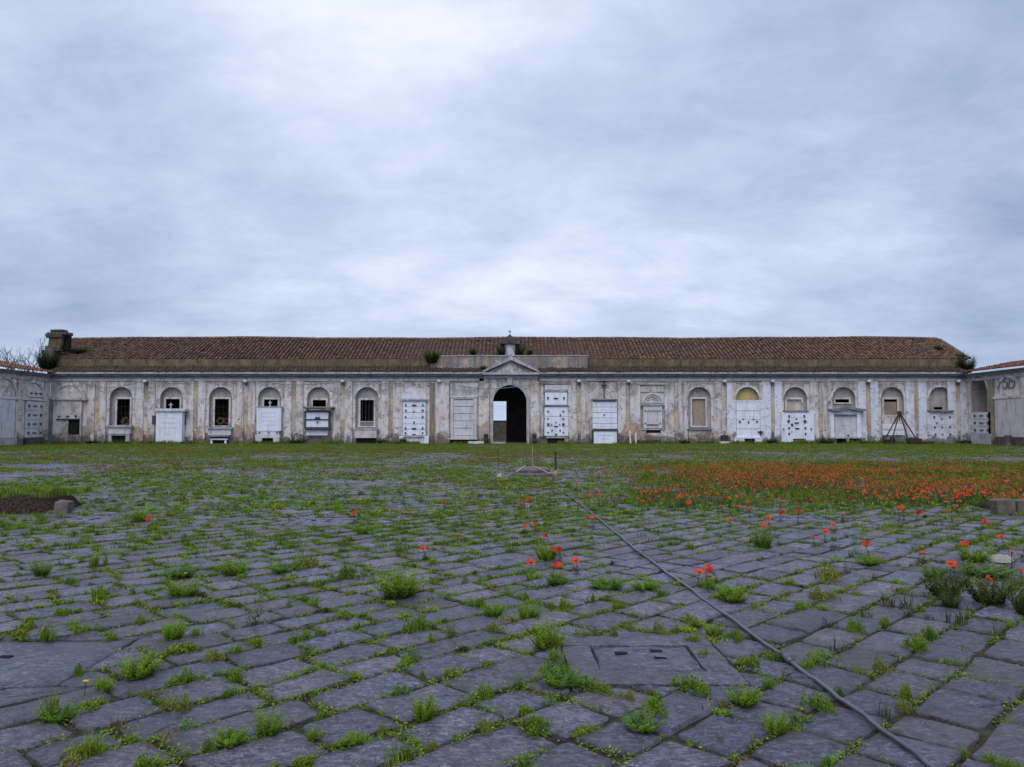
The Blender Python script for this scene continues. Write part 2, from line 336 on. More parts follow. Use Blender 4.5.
# value noise for scatter masks
_lat = rng.random((256, 256))
def vnoise(x, y, s):
    x = np.asarray(x) * s + 100.3; y = np.asarray(y) * s + 57.7
    xi = np.floor(x).astype(int); yi = np.floor(y).astype(int); fx = x - xi; fy = y - yi
    fx = fx * fx * (3 - 2 * fx); fy = fy * fy * (3 - 2 * fy)
    g = lambda a, b: _lat[a % 256, b % 256]
    return (g(xi, yi) * (1 - fx) + g(xi + 1, yi) * fx) * (1 - fy) + (g(xi, yi + 1) * (1 - fx) + g(xi + 1, yi + 1) * fx) * fy
def fbm(x, y, s): return 0.55 * vnoise(x, y, s) + 0.28 * vnoise(x, y, s * 2.1) + 0.17 * vnoise(x, y, s * 4.3)

XL, XR = U(50), U(966)          # inner corners of the court
# ------------------------------------------------------------------ ground
mb = MB()
mb.quad((-3000, -3000, -0.018), (3000, -3000, -0.018), (3000, 3000, -0.018), (-3000, 3000, -0.018))
tag(mb.build('ground', 'soil'), kind='structure')

# pit covers (frame + lid), centres on the court's grid
PITS = []
for (x, y, s, lbl) in (
    (0.885, 5.22, 0.53, 'square stone pit cover with raised frame in near paving left of the hose'),
    (-3.22, 5.18, 0.50, 'plain square stone pit cover with dark lifting slot at the near left edge'),
    (-3.05, 12.55, 0.50, 'worn smooth stone pit cover among weeds left of the lone poppy'),
    (4.75, 12.9, 0.48, 'half overgrown stone pit cover right of the dark grey hose below the poppy field'),
    (-6.95, 12.75, 0.48, 'half overgrown stone pit cover in front of the earth bed with stone corner'),
    (-3.0, 16.5, 0.48, 'overgrown stone pit cover farther back among the grass left of the manhole')):
    PITS.append((x * 1.052, y * 1.052, s * 1.04, lbl))

# basalt slabs laid in diagonal courses
E1 = np.array([1, 1]) / math.sqrt(2); E2 = np.array([-1, 1]) / math.sqrt(2)
quads = []
b = -46.0
while b < 80:
    w = random.uniform(0.33, 0.43); a = -46 + random.uniform(0, 0.6)
    while a < 80:
        l = random.uniform(0.35, 0.66) if random.random() < .88 else random.uniform(.7, .95)
        c = E1 * (a + l / 2) + E2 * (b + w / 2)
        if XL + .2 < c[0] < XR - .2 and -7 < c[1] < 67.7: quads.append((a, a + l, b, b + w))
        a += l
    b += w
Q = np.array(quads); nS = len(Q); g = 0.008
cor = np.stack([np.stack([Q[:, 0] + g, Q[:, 2] + g], 1), np.stack([Q[:, 1] - g, Q[:, 2] + g], 1), np.stack([Q[:, 1] - g, Q[:, 3] - g], 1), np.stack([Q[:, 0] + g, Q[:, 3] - g], 1)], 1)
cor += rng.uniform(-0.017, 0.017, cor.shape)
cor = cor[:, :, :1] * E1 + cor[:, :, 1:] * E2          # (n,4,2) world xy
# gentle waviness of the old courses
cor[..., 0] += (vnoise(cor[..., 0], cor[..., 1], 0.5) - .5) * 0.09; cor[..., 1] += (vnoise(cor[..., 1] + 40, cor[..., 0], 0.5) - .5) * 0.09
cen = cor.mean(1)
def clip(poly, ax, val, keep_less):
    out = []; n = len(poly)
    for i in range(n):
        p, r = poly[i], poly[(i + 1) % n]; dp = (p[ax] - val) * (1 if keep_less else -1); dr = (r[ax] - val) * (1 if keep_less else -1)
        if dp <= 0: out.append(p)
        if dp * dr < 0: t = dp / (dp - dr); out.append(p + (r - p) * t)
    return out
def area(p):
    p = np.array(p); return 0.5 * abs(np.dot(p[:, 0], np.roll(p[:, 1], -1)) - np.dot(p[:, 1], np.roll(p[:, 0], -1))) if len(p) > 2 else 0
keep = np.ones(nS, bool); custom = []
for (x, y, s, _) in PITS:
    e = s + 0.012
    for i in np.where((np.abs(cen[:, 0] - x) < s + .7) & (np.abs(cen[:, 1] - y) < s + .7))[0]:
        p = [v for v in cor[i]]; ins = area(clip(clip(clip(clip(p, 0, x + e, True), 0, x - e, False), 1, y + e, True), 1, y - e, False))
        if ins < 1e-4: continue
        keep[i] = False
        cands = [clip(p, 0, x - e, True), clip(p, 0, x + e, False), clip(p, 1, y - e, True), clip(p, 1, y + e, False)]
        best = max(range(4), key=lambda j: area(cands[j])); pieces = [cands[best]]
        for j in range(4):      # the bits of the slab past the other sides
            if j == best: continue
            c2 = cands[j]
            if len(c2) > 2: c2 = clip(c2, *((0, x - e, False), (0, x + e, True), (1, y - e, False), (1, y + e, True))[best])
            pieces.append(c2)
        for c2 in pieces:
            if area(c2) > 0.006: custom.append(np.array(c2))
near = keep & (np.hypot(cen[:, 0], cen[:, 1]) < 17)
far = keep & ~near
VV, FF, CC = [], [], []; nv = 0
# near slabs: worn outline of 16 points, rounded shoulder, slightly dished top
def near_slab(p4):
    global nv
    p4 = np.asarray(p4); k = len(p4); c = p4.mean(0); per = []
    for i in range(k):
        a, r = p4[i], p4[(i + 1) % k]; L = np.linalg.norm(r - a)
        if L < .05: continue
        d = (r - a) / L; nrm = np.array([d[1], -d[0]])
        for t in (0.045 / max(L, .12) * random.uniform(.4, 1.3), 0.33, 0.67, 1 - 0.045 / max(L, .12) * random.uniform(.4, 1.3)):
            per.append(a + d * L * t - nrm * abs(random.gauss(0, 0.009)))
    per = np.array(per); n = len(per); tilt = np.array([random.gauss(0, .012), random.gauss(0, .012)]); dz = random.gauss(0, 0.005); rings = []
    dome = random.uniform(-0.004, 0.008)
    for f, z, ed in ((1.0, -0.055, 1), (1.0, -0.012, 1), (0.970, -0.004, .9), (0.88, 0.0, .35), (0.52, 0.6 * dome, 0)):
        xy = c + (per - c) * f; zz = z + dz + ((xy - c) * tilt).sum(1) + (np.array([random.gauss(0, .004) for _ in range(n)]) if z > -.05 else 0)
        rings.append(np.column_stack([xy, zz, np.full(n, ed)]))
    rings.append(np.array([[c[0], c[1], dz + dome, 0]]))
    A = np.concatenate(rings); t = random.uniform(0.66, 1.36); h = random.random()
    VV.append(A[:, :3]); CC.append(np.column_stack([np.full(len(A), t), np.full(len(A), h), A[:, 3]]))
    idx = np.arange(n); nx = (idx + 1) % n
    q4 = np.concatenate([np.column_stack([r * n + idx, r * n + nx, (r + 1) * n + nx, (r + 1) * n + idx]) for r in range(4)]) + nv
    tri = np.column_stack([4 * n + idx, 4 * n + nx, np.full(n, 5 * n)]) + nv
    nv += len(A); return q4, tri
soilv = None
q4s, tris = [], []
for p in list(cor[near]) + custom:
    a_, b_ = near_slab(p); q4s.append(a_); tris.append(b_)
fc = cor[far]; n = len(fc); c_ = fc.mean(1, keepdims=True)
dz = rng.normal(0, .006, (n, 1)); tl = rng.normal(0, .012, (n, 1, 2))
top = c_ + (fc - c_) * 0.95
zt = dz + ((top - c_) * tl).sum(2); zo = dz - .014 + ((fc - c_) * tl).sum(2)
A = np.concatenate([np.dstack([top, zt]), np.dstack([fc, zo]), np.dstack([fc, np.full((n, 4), -.055)])], 1).reshape(-1, 3)
t = rng.uniform(.70, 1.30, n); h = rng.random(n)
CC.append(np.column_stack([np.repeat(t, 12), np.repeat(h, 12), np.tile([.2] * 4 + [1] * 8, n)])); VV.append(A)
o_ = np.arange(n)[:, None] * 12 + nv
for i in range(4):
    j = (i + 1) % 4
    q4s.append(np.column_stack([o_ + 4 + i, o_ + 4 + j, o_ + j, o_ + i])); q4s.append(np.column_stack([o_ + 8 + i, o_ + 8 + j, o_ + 4 + j, o_ + 4 + i]))
q4s.append(np.column_stack([o_ + 0, o_ + 1, o_ + 2, o_ + 3])); nv += len(A)
me = mesh_np('paving', np.concatenate(VV), [np.concatenate(q4s), np.concatenate(tris)], ['basalt'], col=np.concatenate(CC))
nq = sum(map(len, q4s)); tag(link('paving', me), kind='structure')

def rough_slab(mb, x0, x1, y0, y1, z0, z1, nx=7, ny=5, amp=0.004):
    """stone slab with a chamfered, slightly uneven top"""
    xs = np.linspace(x0, x1, nx); ys = np.linspace(y0, y1, ny); b0 = len(mb.v)
    for j, y in enumerate(ys):
        for i, x in enumerate(xs):
            ed = i in (0, nx - 1) or j in (0, ny - 1)
            mb.v.append((x + random.gauss(0, .006), y + random.gauss(0, .006), z1 + random.gauss(0, amp) - (0.012 if ed else 0)))
    fs = [[b0 + j * nx + i, b0 + j * nx + i + 1, b0 + (j + 1) * nx + i + 1, b0 + (j + 1) * nx + i] for j in range(ny - 1) for i in range(nx - 1)]
    ring = [i for i in range(nx)] + [j * nx + nx - 1 for j in range(1, ny)] + [(ny - 1) * nx + i for i in range(nx - 2, -1, -1)] + [j * nx for j in range(ny - 2, 0, -1)]
    b1 = len(mb.v)
    for r in ring: v = mb.v[b0 + r]; mb.v.append((v[0], v[1], z0))
    k = len(ring); fs += [[b1 + i, b1 + (i + 1) % k, b0 + ring[(i + 1) % k], b0 + ring[i]] for i in range(k)]
    mb.f += fs; mb.m += [0] * len(fs)
for n_, (x, y, s, lbl) in enumerate(PITS):
    root = empty('pit_cover', (x, y, 0), lbl, 'pit cover', 'stone pit covers in the paving')
    f = MB(); f.c = (1.02, .4, .35); zf = 0.022 if n_ == 0 else 0.01
    li, lo_, l2 = 0.31, 0.29, 0.34
    rough_slab(f, x - s, x + s, y - s, y - lo_ - .012, -.055, zf, 9, 3); rough_slab(f, x - s, x + s, y + lo_ + .012, y + s, -.055, zf, 9, 3)
    rough_slab(f, x - s, x - l2 - .012, y - lo_ - .002, y + lo_ + .002, -.055, zf, 3, 5); rough_slab(f, x + l2 + .012, x + s, y - lo_ - .002, y + lo_ + .002, -.055, zf, 3, 5)
    if n_ == 1: l2, lo_ = s, s
    else: f.build('frame', 'basalt', root)
    l = MB(); l.c = (1.0, .75, .1); l.smooth = True
    rough_slab(l, x - l2, x + l2, y - lo_ + .01, y + lo_ - .01, -.055, zf - .006, 10, 8, .003)
    lid = l.build('lid', 'basalt_lid', root)
    hmb = MB()
    for hx, hy in ((-.16, .06), (.10, .13), (.10, -.05)):
        if n_ == 1 and hx > 0: continue
        hmb.box(x + hx - .04, x + hx + .04, y + hy - .017, y + hy + .017, zf - .012, zf + .002, jit=.006)
    hmb.build('lifting_slot', 'dark_interior', lid)

# ------------------------------------------------------------------ the hall at the far side
hall = empty('cemetery_hall', (0, FY, 0), 'long low stuccoed cemetery hall with tiled roof, arched niches and central gateway', 'building')
ZT = V(372)                                   # wall top under the cornice
NB = {1: 121, 2: 171.5, 3: 220.5, 4: 269.5, 5: 318.5, 6: 367, 12: 699.5, 13: 747.5, 14: 795.5, 15: 844, 16: 892.5, 17: 940.5}
RPX = 11.5; RR = U(512 + RPX) - U(512)
ZS = V(398.5); ZB = V(429)
wall = MB()
def quad_f(x0, x1, z0, z1, mi=0): wall.quad((x0, FY, z0), (x1, FY, z0), (x1, FY, z1), (x0, FY, z1), mi)
ops = [(U(NB[k]), RR, ZB, ZS) for k in NB] + [(U(509.8), U(526.5) - U(509.8), None, V(402.0))]
ops.sort(); xc = XL
GX, GR = U(509.8), U(526.5) - U(509.8)
for cx, r, zb, zs in ops:
    quad_f(xc, cx - r, -.1, ZT); xc = cx + r
    if zb is not None: quad_f(cx - r, cx + r, -.1, zb)
    arc = [(cx + r * math.cos(math.pi * (1 - i / 24)), zs + r * math.sin(math.pi * i / 24)) for i in range(25)]
    for i in range(24):
        (xa, za), (xb, zb2) = arc[i], arc[i + 1]
        wall.quad((xa, FY, za), (xb, FY, zb2), (xb, FY, ZT), (xa, FY, ZT))
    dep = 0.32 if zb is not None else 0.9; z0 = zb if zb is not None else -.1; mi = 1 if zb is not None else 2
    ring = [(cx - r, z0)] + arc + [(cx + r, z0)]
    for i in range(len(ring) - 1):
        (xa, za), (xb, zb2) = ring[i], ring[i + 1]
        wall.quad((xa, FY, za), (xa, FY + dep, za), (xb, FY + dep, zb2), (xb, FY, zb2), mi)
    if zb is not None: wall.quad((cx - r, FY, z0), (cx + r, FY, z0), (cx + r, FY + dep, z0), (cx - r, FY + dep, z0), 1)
quad_f(xc, XR, -.1, ZT)
# window openings at the back of the niches: px left, right, top, bottom
WIN = {1: (117.3, 130, 399, 425), 2: (166, 179.7, 399, 411), 3: (215, 229, 399, 425.5), 4: (264, 277.8, 399.5, 411), 5: (312.8, 326, 400, 409), 6: (360.5, 373.8, 400, 426),
       12: (692, 705.3, 399, 426), 14: (787, 801.3, 399.5, 411), 15: (835.5, 849, 399.3, 402.6), 16: (884, 897, 399.3, 415), 17: (934, 942.5, 407, 409.5)}
NW = FY + 0.32
def Un(px): return at(px, 410, NW)[0]
def Vn(py): return at(512, py, NW)[2]
for k, px in NB.items():
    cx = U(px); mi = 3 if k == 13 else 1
    xs = [cx - RR, cx + RR]; z0, z1 = ZB, ZS + RR
    if k in WIN:
        a, b2, zt, zb = Un(WIN[k][0]), Un(WIN[k][1]), Vn(WIN[k][2]), Vn(WIN[k][3])
        for (x0, x1, y0, y1) in ((xs[0], a, z0, z1), (b2, xs[1], z0, z1), (a, b2, zt, z1), (a, b2, z0, zb)):
            wall.quad((x0, NW, y0), (x1, NW, y0), (x1, NW, y1), (x0, NW, y1), mi)
    else: wall.quad((xs[0], NW, z0), (xs[1], NW, z0), (xs[1], NW, z1), (xs[0], NW, z1), mi)
# side and rear walls of the hall
BY = 78.0
wall.quad((XL, FY, -.1), (XL, BY, -.1), (XL, BY, ZT), (XL, FY, ZT)); wall.quad((XR, FY, -.1), (XR, FY, ZT), (XR, BY, ZT), (XR, BY, -.1))
ga, gb, gt = U(506) * BY / FY - .0, -2.6, at(500, 401.3, BY)[2]
ga = at(506.3, 410, BY)[0]
for x0, x1, z0, z1 in ((XL, gb, -.1, 7.2), (ga, XR, -.1, 7.2), (gb, ga, gt, 7.2)):
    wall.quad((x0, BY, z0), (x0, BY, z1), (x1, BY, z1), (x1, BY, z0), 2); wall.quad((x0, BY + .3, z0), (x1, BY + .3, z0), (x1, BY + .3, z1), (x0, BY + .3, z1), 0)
wall.quad((ga, BY, -.1), (ga, BY + .3, -.1), (ga, BY + .3, gt), (ga, BY, gt), 2); wall.quad((gb, BY, gt), (ga, BY, gt), (ga, BY + .3, gt), (gb, BY + .3, gt), 2)
# gateway passage
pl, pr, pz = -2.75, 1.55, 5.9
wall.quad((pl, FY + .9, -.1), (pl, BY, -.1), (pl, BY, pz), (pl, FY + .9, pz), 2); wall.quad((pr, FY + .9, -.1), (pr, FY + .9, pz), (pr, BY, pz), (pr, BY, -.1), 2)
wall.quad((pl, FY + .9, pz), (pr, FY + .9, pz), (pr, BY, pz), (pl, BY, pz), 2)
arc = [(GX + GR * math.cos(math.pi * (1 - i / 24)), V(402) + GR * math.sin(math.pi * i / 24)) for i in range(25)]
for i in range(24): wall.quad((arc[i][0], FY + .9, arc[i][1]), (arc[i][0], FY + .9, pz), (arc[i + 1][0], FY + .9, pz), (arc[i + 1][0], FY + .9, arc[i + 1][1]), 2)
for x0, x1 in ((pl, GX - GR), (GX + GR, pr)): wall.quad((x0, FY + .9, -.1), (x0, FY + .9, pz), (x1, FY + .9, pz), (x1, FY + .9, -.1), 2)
wall.build('wall', ['plaster', 'plaster_niche', 'plaster_dark', 'plaster_yellow'], hall)
sm = MB(); sm.box(GX - GR - .05, GX - .35, FY - .35, FY + .2, -.05, .16); sm.build('step', 'trim_stone', hall, .02)
fl = MB(); fl.box(pl, pr, FY + .3, BY + 3, -.06, .03); fl.build('passage_floor', 'plaster_dark', hall)

# windows
for k, (a, b2, t_, bt) in WIN.items():
    x0, x1, z0, z1 = Un(a), Un(b2), Vn(bt), Vn(t_)
    w = MB(); d = 0.12 if k in (12, 14) else 1.4
    for A_, B_, C_, D_ in (((x0, NW, z0), (x0, NW + d, z0), (x0, NW + d, z1), (x0, NW, z1)), ((x1, NW, z0), (x1, NW, z1), (x1, NW + d, z1), (x1, NW + d, z0)),
                           ((x0, NW, z1), (x0, NW + d, z1), (x1, NW + d, z1), (x1, NW, z1)), ((x0, NW, z0), (x1, NW, z0), (x1, NW + d, z0), (x0, NW + d, z0))): w.quad(A_, B_, C_, D_, 0)
    w.quad((x0, NW + d, z0), (x1, NW + d, z0), (x1, NW + d, z1), (x0, NW + d, z1), 0)
    win = w.build('window', {12: 'infill_brick', 14: 'plaster_ochre'}.get(k, 'dark_interior'), hall)
    if k in (1, 2, 3, 4, 5, 6, 12, 14, 15, 16):
        f = MB(); e = 0.17 if k != 12 else 0.16
        for q0, q1, p0, p1 in ((x0 - e, x0, z0, z1), (x1, x1 + e, z0, z1), (x0 - e, x1 + e, z1, z1 + e)): f.box(q0, q1, NW - .06, NW + .04, p0, p1)
        f.box(x0 - e - .04, x1 + e + .04, NW - .12, NW + .03, z0 - .12, z0)
        f.build('frame', 'plaster_pale' if k != 12 else 'marble_grey', win, .01)
    if k == 6:
        gmb = MB()
        for i in range(8):
            xx = x0 + (x1 - x0) * (i + .5) / 8; gmb.tube([(xx - .09, NW + .05, z0), (xx + .09, NW + .05, z0 + .38)], .018, 5); gmb.tube([(xx + .09, NW + .06, z0), (xx - .09, NW + .06, z0 + .38)], .018, 5)
        gmb.box(x0, x1, NW + .03, NW + .08, z0 + .38, z0 + .43)
        gmb.build('balustrade', 'marble_pink', win)
        gr = MB()
        for i in range(4): xx = x0 + (x1 - x0) * (i + .5) / 4; gr.tube([(xx, NW + .1, z0), (xx, NW + .1, z1)], .014, 5)
        gr.build('grille', 'grey_iron', win)
    if k in (1, 3):
        gr = MB()
        for i in range(3): xx = x0 + (x1 - x0) * (i + .7) / 3.4; gr.tube([(xx, NW + .25, z0), (xx, NW + .25, z1)], .013, 5)
        for i in range(3): zz_ = z0 + (z1 - z0) * (i + .8) / 4; gr.tube([(x0, NW + .26, zz_), (x1, NW + .26, zz_)], .013, 5)
        gr.build('grille', 'rust_iron', win)
    if k == 16:
        pm = MB(); pm.box(x0, x1, NW + .05, NW + .12, z0, z1 - .22); pm.build('shutter', 'plaster_brown', win)

# archivolts, spandrel mouldings, pilasters
for k, px in NB.items():
    a = MB(); a.band(U(px), ZS, RR, RR + .17, FY - .05, FY + .02, n=22)
    kb = U(px); a.box(kb - .16, kb + .16, FY - .09, FY + .01, ZS + RR - .02, ZS + RR + .36)
    a.build('archivolt', 'plaster_pale' if k < 12 else ('plaster_white' if k == 13 else 'plaster_pale'), hall)
    s_ = MB(); x0, x1, z1 = U(px - 15.5), U(px + 15.5), V(383.3)
    for q0, q1, p0, p1 in ((x0, x1, z1 - .045, z1 + .03), (x0, x0 + .06, V(428), z1 - .045), (x1 - .06, x1, V(428), z1 - .045)): s_.box(q0, q1, FY - .035, FY + .01, p0, p1)
    s_.build('panel_moulding', 'plaster_pale' if k < 13 else 'plaster_ochre', hall)
PIL = [97, 146, 196, 246, 294, 343, 391, 579, 628, 676, 724, 772, 820, 868, 916, 958]
for px in PIL:
    pb = MB()
    wpx = 7.0 if px < 600 else 8.0
    for sx in (-1, 1):
        x0, x1 = sorted((U(px + sx * 2.3), U(px + sx * (2.3 + wpx))))
        pb.box(x0, x1, FY - .10, FY + .02, V(431), V(381.5)); pb.box(x0 - .05, x1 + .05, FY - .15, FY + .02, -.05, V(431))
    pb.box(U(px - 2.3), U(px + 2.3), FY - .03, FY + .02, V(431), V(381.5), 1)
    pb.build('pilaster', ['plaster_pale' if px < 700 else random.choice(['plaster_white', 'plaster_pale']), 'plaster_ochre'], hall, .012)
pb = MB(); fbox(pb, 435.5, 449, 381, 432, .22, -.02); fbox(pb, 434.8, 449.6, 432, 445, .30, -.02); pb.build('pilaster', 'plaster_pale', hall, .015)
pb = MB(); fbox(pb, 48.6, 53, 399, 444, .16, -.02); pb.build('wall_strip', 'trim_dark', hall)  # dark strip stands in for the shadow and dirt in the corner
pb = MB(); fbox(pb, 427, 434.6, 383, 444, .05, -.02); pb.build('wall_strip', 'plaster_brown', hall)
for a_, b2 in ((479, 489.3), (530.6, 539.5)):
    pb = MB(); fbox(pb, a_, b2, 378, 444, .10, -.02); pb.build('gateway_pier', 'plaster', hall, .015)
a = MB(); a.band(GX, V(402), GR, GR + .24, FY - .16, FY + .02, n=28)
for x0, x1 in ((GX - GR - .24, GX - GR), (GX + GR, GX + GR + .24)): a.box(x0, x1, FY - .16, FY + .02, -.05, V(402))
ar = a.build('gateway_arch', 'trim_stone', hall)
kk = MB(); kk.prism([(GX - .17, V(385.2)), (GX + .17, V(385.2)), (GX + .25, V(377.5)), (GX - .25, V(377.5))], FY - .3, FY); kk.build('keystone', 'trim_stone', ar, .02)

# cornice: frieze, bed moulding, corona; tile weathering above it
co = MB()
for x0, x1 in ((XL, U(484)), (U(538), XR)):
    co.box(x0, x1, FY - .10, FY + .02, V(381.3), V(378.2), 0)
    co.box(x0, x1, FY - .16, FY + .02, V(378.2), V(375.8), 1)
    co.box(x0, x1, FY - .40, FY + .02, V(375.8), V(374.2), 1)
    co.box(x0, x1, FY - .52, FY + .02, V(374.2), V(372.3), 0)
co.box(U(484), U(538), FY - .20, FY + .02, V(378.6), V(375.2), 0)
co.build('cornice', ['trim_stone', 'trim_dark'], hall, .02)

def tile_strip(mb_v, mb_f, cols, P0, ex, es, en, n_cols, n_rows, per, row_len, xmax=None):
    """barrel tiles: P0 eave corner, ex along eave, es up the slope, en normal"""
    k = 6
    for i in range(n_cols):
        rowj = random.uniform(-.03, .03)
        for j in range(n_rows):
            rowj += random.gauss(0, .012); s0 = j * row_len - .04 + rowj; s1 = (j + 1) * row_len + .05 + rowj
            xm = (i + .5) * per + random.gauss(0, .008)
            if xmax is not None:
                xl = xmax(s0 + row_len * .5)
                if xm > xl[1] or xm < xl[0]: continue
            c = random.choice([(0.215, 0.108, 0.072), (0.165, 0.088, 0.064), (0.25, 0.145, 0.10), (0.125, 0.078, 0.06), (0.19, 0.13, 0.10), (0.23, 0.12, 0.075), (0.10, 0.07, 0.055)])
            v = random.uniform(.56, .84) * (.86 + .14 * min(1, max(0, (P0.x + ex.x * xm + 30) / 50))); c = tuple(x * v * q_ for x, q_ in zip(c, (1.02, .97, .92)))
            if random.random() < .006: continue
            base = len(mb_v); r0, r1 = per * .37, per * .31; rise = random.gauss(.02, .006)
            for s_, r, lift in ((s0, r0, .035 + rise), (s1, r1, .0 + rise)):
                for a_ in range(k):
                    w_ = math.pi * a_ / (k - 1)
                    p_ = P0 + ex * (xm + math.cos(w_) * r) + es * s_ + en * (math.sin(w_) * r * .85 + lift)
                    mb_v.append(tuple(p_)); cols.append(c)
            for a_ in range(k - 1): mb_f.append((base + a_, base + a_ + 1, base + k + a_ + 1, base + k + a_))
            mb_f.append(tuple(range(base, base + k))[::-1]) if j == 0 else None
def build_tiles(name, parent, v, f, c, loc):
    me = bpy.data.meshes.new(name); me.from_pydata([tuple(Vector(p) - loc) for p in v], [], f); me.update()
    me.materials.append(MATS['roof_tile']); a_ = me.color_attributes.new('Col', 'FLOAT_COLOR', 'POINT')
    a_.data.foreach_set('color', [x for cc in c for x in (*cc, 1)])
    return link(name, me, parent)
EY, RY = FY + .35, FY + 5.6
SAG = lambda x: .045 * math.sin(x * .21 + 1) + .03 * math.sin(x * .53 + 2) + .015 * math.sin(x * 1.7)
EZ, RZ = at(512, 359.5, EY)[2], at(512, 339.2, RY)[2]
rx0, rx1 = -42.7, at(968.5, 360, EY)[0]; rxe = at(53, 360, EY)[0]
slope = Vector((0, RY - EY, RZ - EZ)); SL = slope.length; es = slope.normalized(); en = Vector((0, -es.z, es.y))
hip_top = at(938, 337, RY)[0]
PER = 0.36
v, f, c = [], [], []
deck = MB()
tile_strip(v, f, c, Vector((rx0, EY, EZ)), Vector((1, 0, 0)), es, en, int((rx1 - rx0) / PER), 15, PER, SL / 15,
           lambda s_: ((rxe - rx0) * (1 - s_ / SL), (rx1 - rx0) + (hip_top - rx1) * s_ / SL))
nb = len(v)
v = [(x_, y_, z_ + SAG(x_) * (.35 + .65 * (y_ - EY) / (RY - EY))) for x_, y_, z_ in v]
v += [(rxe, EY, EZ - .06), (rx1, EY, EZ - .06), (hip_top, RY, RZ - .1), (rx0, RY, RZ - .1), (rx0, 2 * RY - EY, EZ), (rx1, 2 * RY - EY, EZ), (rx1 + .4, EY, EZ)]
f += [(nb, nb + 1, nb + 2, nb + 3), (nb + 3, nb + 2, nb + 5, nb + 4), (nb + 1, nb + 5, nb + 2), (nb, nb + 3, nb + 4)]; c += [(.10, .062, .046)] * 7
for i in range(60):     # bedding under the ridge tiles
    xa_, xb_ = rx0 + (hip_top - rx0) * i / 60, rx0 + (hip_top - rx0) * (i + 1) / 60; nb = len(v)
    v += [(xa_, RY - .5, RZ - .32), (xb_, RY - .5, RZ - .32), (xb_, RY, RZ + .12 + SAG(xb_)), (xa_, RY, RZ + .12 + SAG(xa_)), (xb_, RY + .5, RZ - .3), (xa_, RY + .5, RZ - .3)]; f += [(nb, nb + 1, nb + 2, nb + 3), (nb + 3, nb + 2, nb + 4, nb + 5)]; c += [(.07, .045, .035)] * 6
# tiles on the hip end and along the hip and ridge
hs = Vector((hip_top - rx1, 0, RZ - EZ)); hl = hs.length
def ridge_run(a0, a1, r=.16, step=.42):
    a0, a1 = Vector(a0), Vector(a1); L = (a1 - a0).length; d = (a1 - a0) / L; side = d.cross(Vector((0, 0, 1))).normalized(); up = side.cross(d)
    n_ = int(L / step)
    for i in range(n_):
        b0 = len(v); cc = random.choice([(0.17, 0.10, 0.075), (0.12, 0.085, 0.065), (0.2, 0.12, 0.085), (.09, .07, .055)])
        for s_, rr in ((i * step - .03, r * 1.08), (i * step + step + .03, r * .92)):
            for k_ in range(6):
                w_ = math.pi * k_ / 5; p_ = a0 + d * s_ + side * math.cos(w_) * rr + up * (math.sin(w_) * rr + .02 + random.gauss(0, .005)); v.append(tuple(p_)); c.append(cc)
        f.extend([(b0 + k_, b0 + k_ + 1, b0 + 6 + k_ + 1, b0 + 6 + k_) for k_ in range(5)]); f.append(tuple(range(b0, b0 + 6))); f.append(tuple(range(b0 + 6, b0 + 12)))
for i in range(24):
    xa_, xb_ = rx0 + (hip_top - rx0) * i / 24, rx0 + (hip_top - rx0) * (i + 1) / 24; ridge_run((xa_, RY, RZ + .04 + SAG(xa_)), (xb_, RY, RZ + .04 + SAG(xb_))); ridge_run((rx1 + .1, EY + .05, EZ + .05), (hip_top, RY, RZ))
for i in range(int((2 * (RY - EY)) / PER)):
    pass
roof = build_tiles('roof', hall, v, f, c, hall.location)
# attic wall under the eaves, weathering tiles above the cornice
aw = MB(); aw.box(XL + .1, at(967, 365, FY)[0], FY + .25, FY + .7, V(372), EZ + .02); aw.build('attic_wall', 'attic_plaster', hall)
mw = MB(); random.seed(11)
for x0, x1 in ((XL, U(484)), (U(538), XR)):
    n_ = int((x1 - x0) / .34); dx = (x1 - x0) / n_
    for i in range(n_):
        xm = x0 + (i + .5) * dx; zj = random.gauss(0, .025); za, zb2 = V(371.7) + zj, V(366.4) + zj
        pts = []
        for (yy, zz_) in ((FY - .55, za), (FY + .26, zb2)):
            for a_ in range(5): w_ = math.pi * a_ / 4; pts.append((xm + math.cos(w_) * dx * .52, yy, zz_ + math.sin(w_) * .13 - .04))
        mw.add(pts, [(a_, a_ + 1, a_ + 6, a_ + 5) for a_ in range(4)] + [(4, 3, 2, 1, 0)])
    mw.add([(x0, FY - .5, V(372.2)), (x1, FY - .5, V(372.2)), (x1, FY + .25, V(367)), (x0, FY + .25, V(367))], [(0, 1, 2, 3)])
mw.build('weathering_tiles', 'moss_tile', hall)
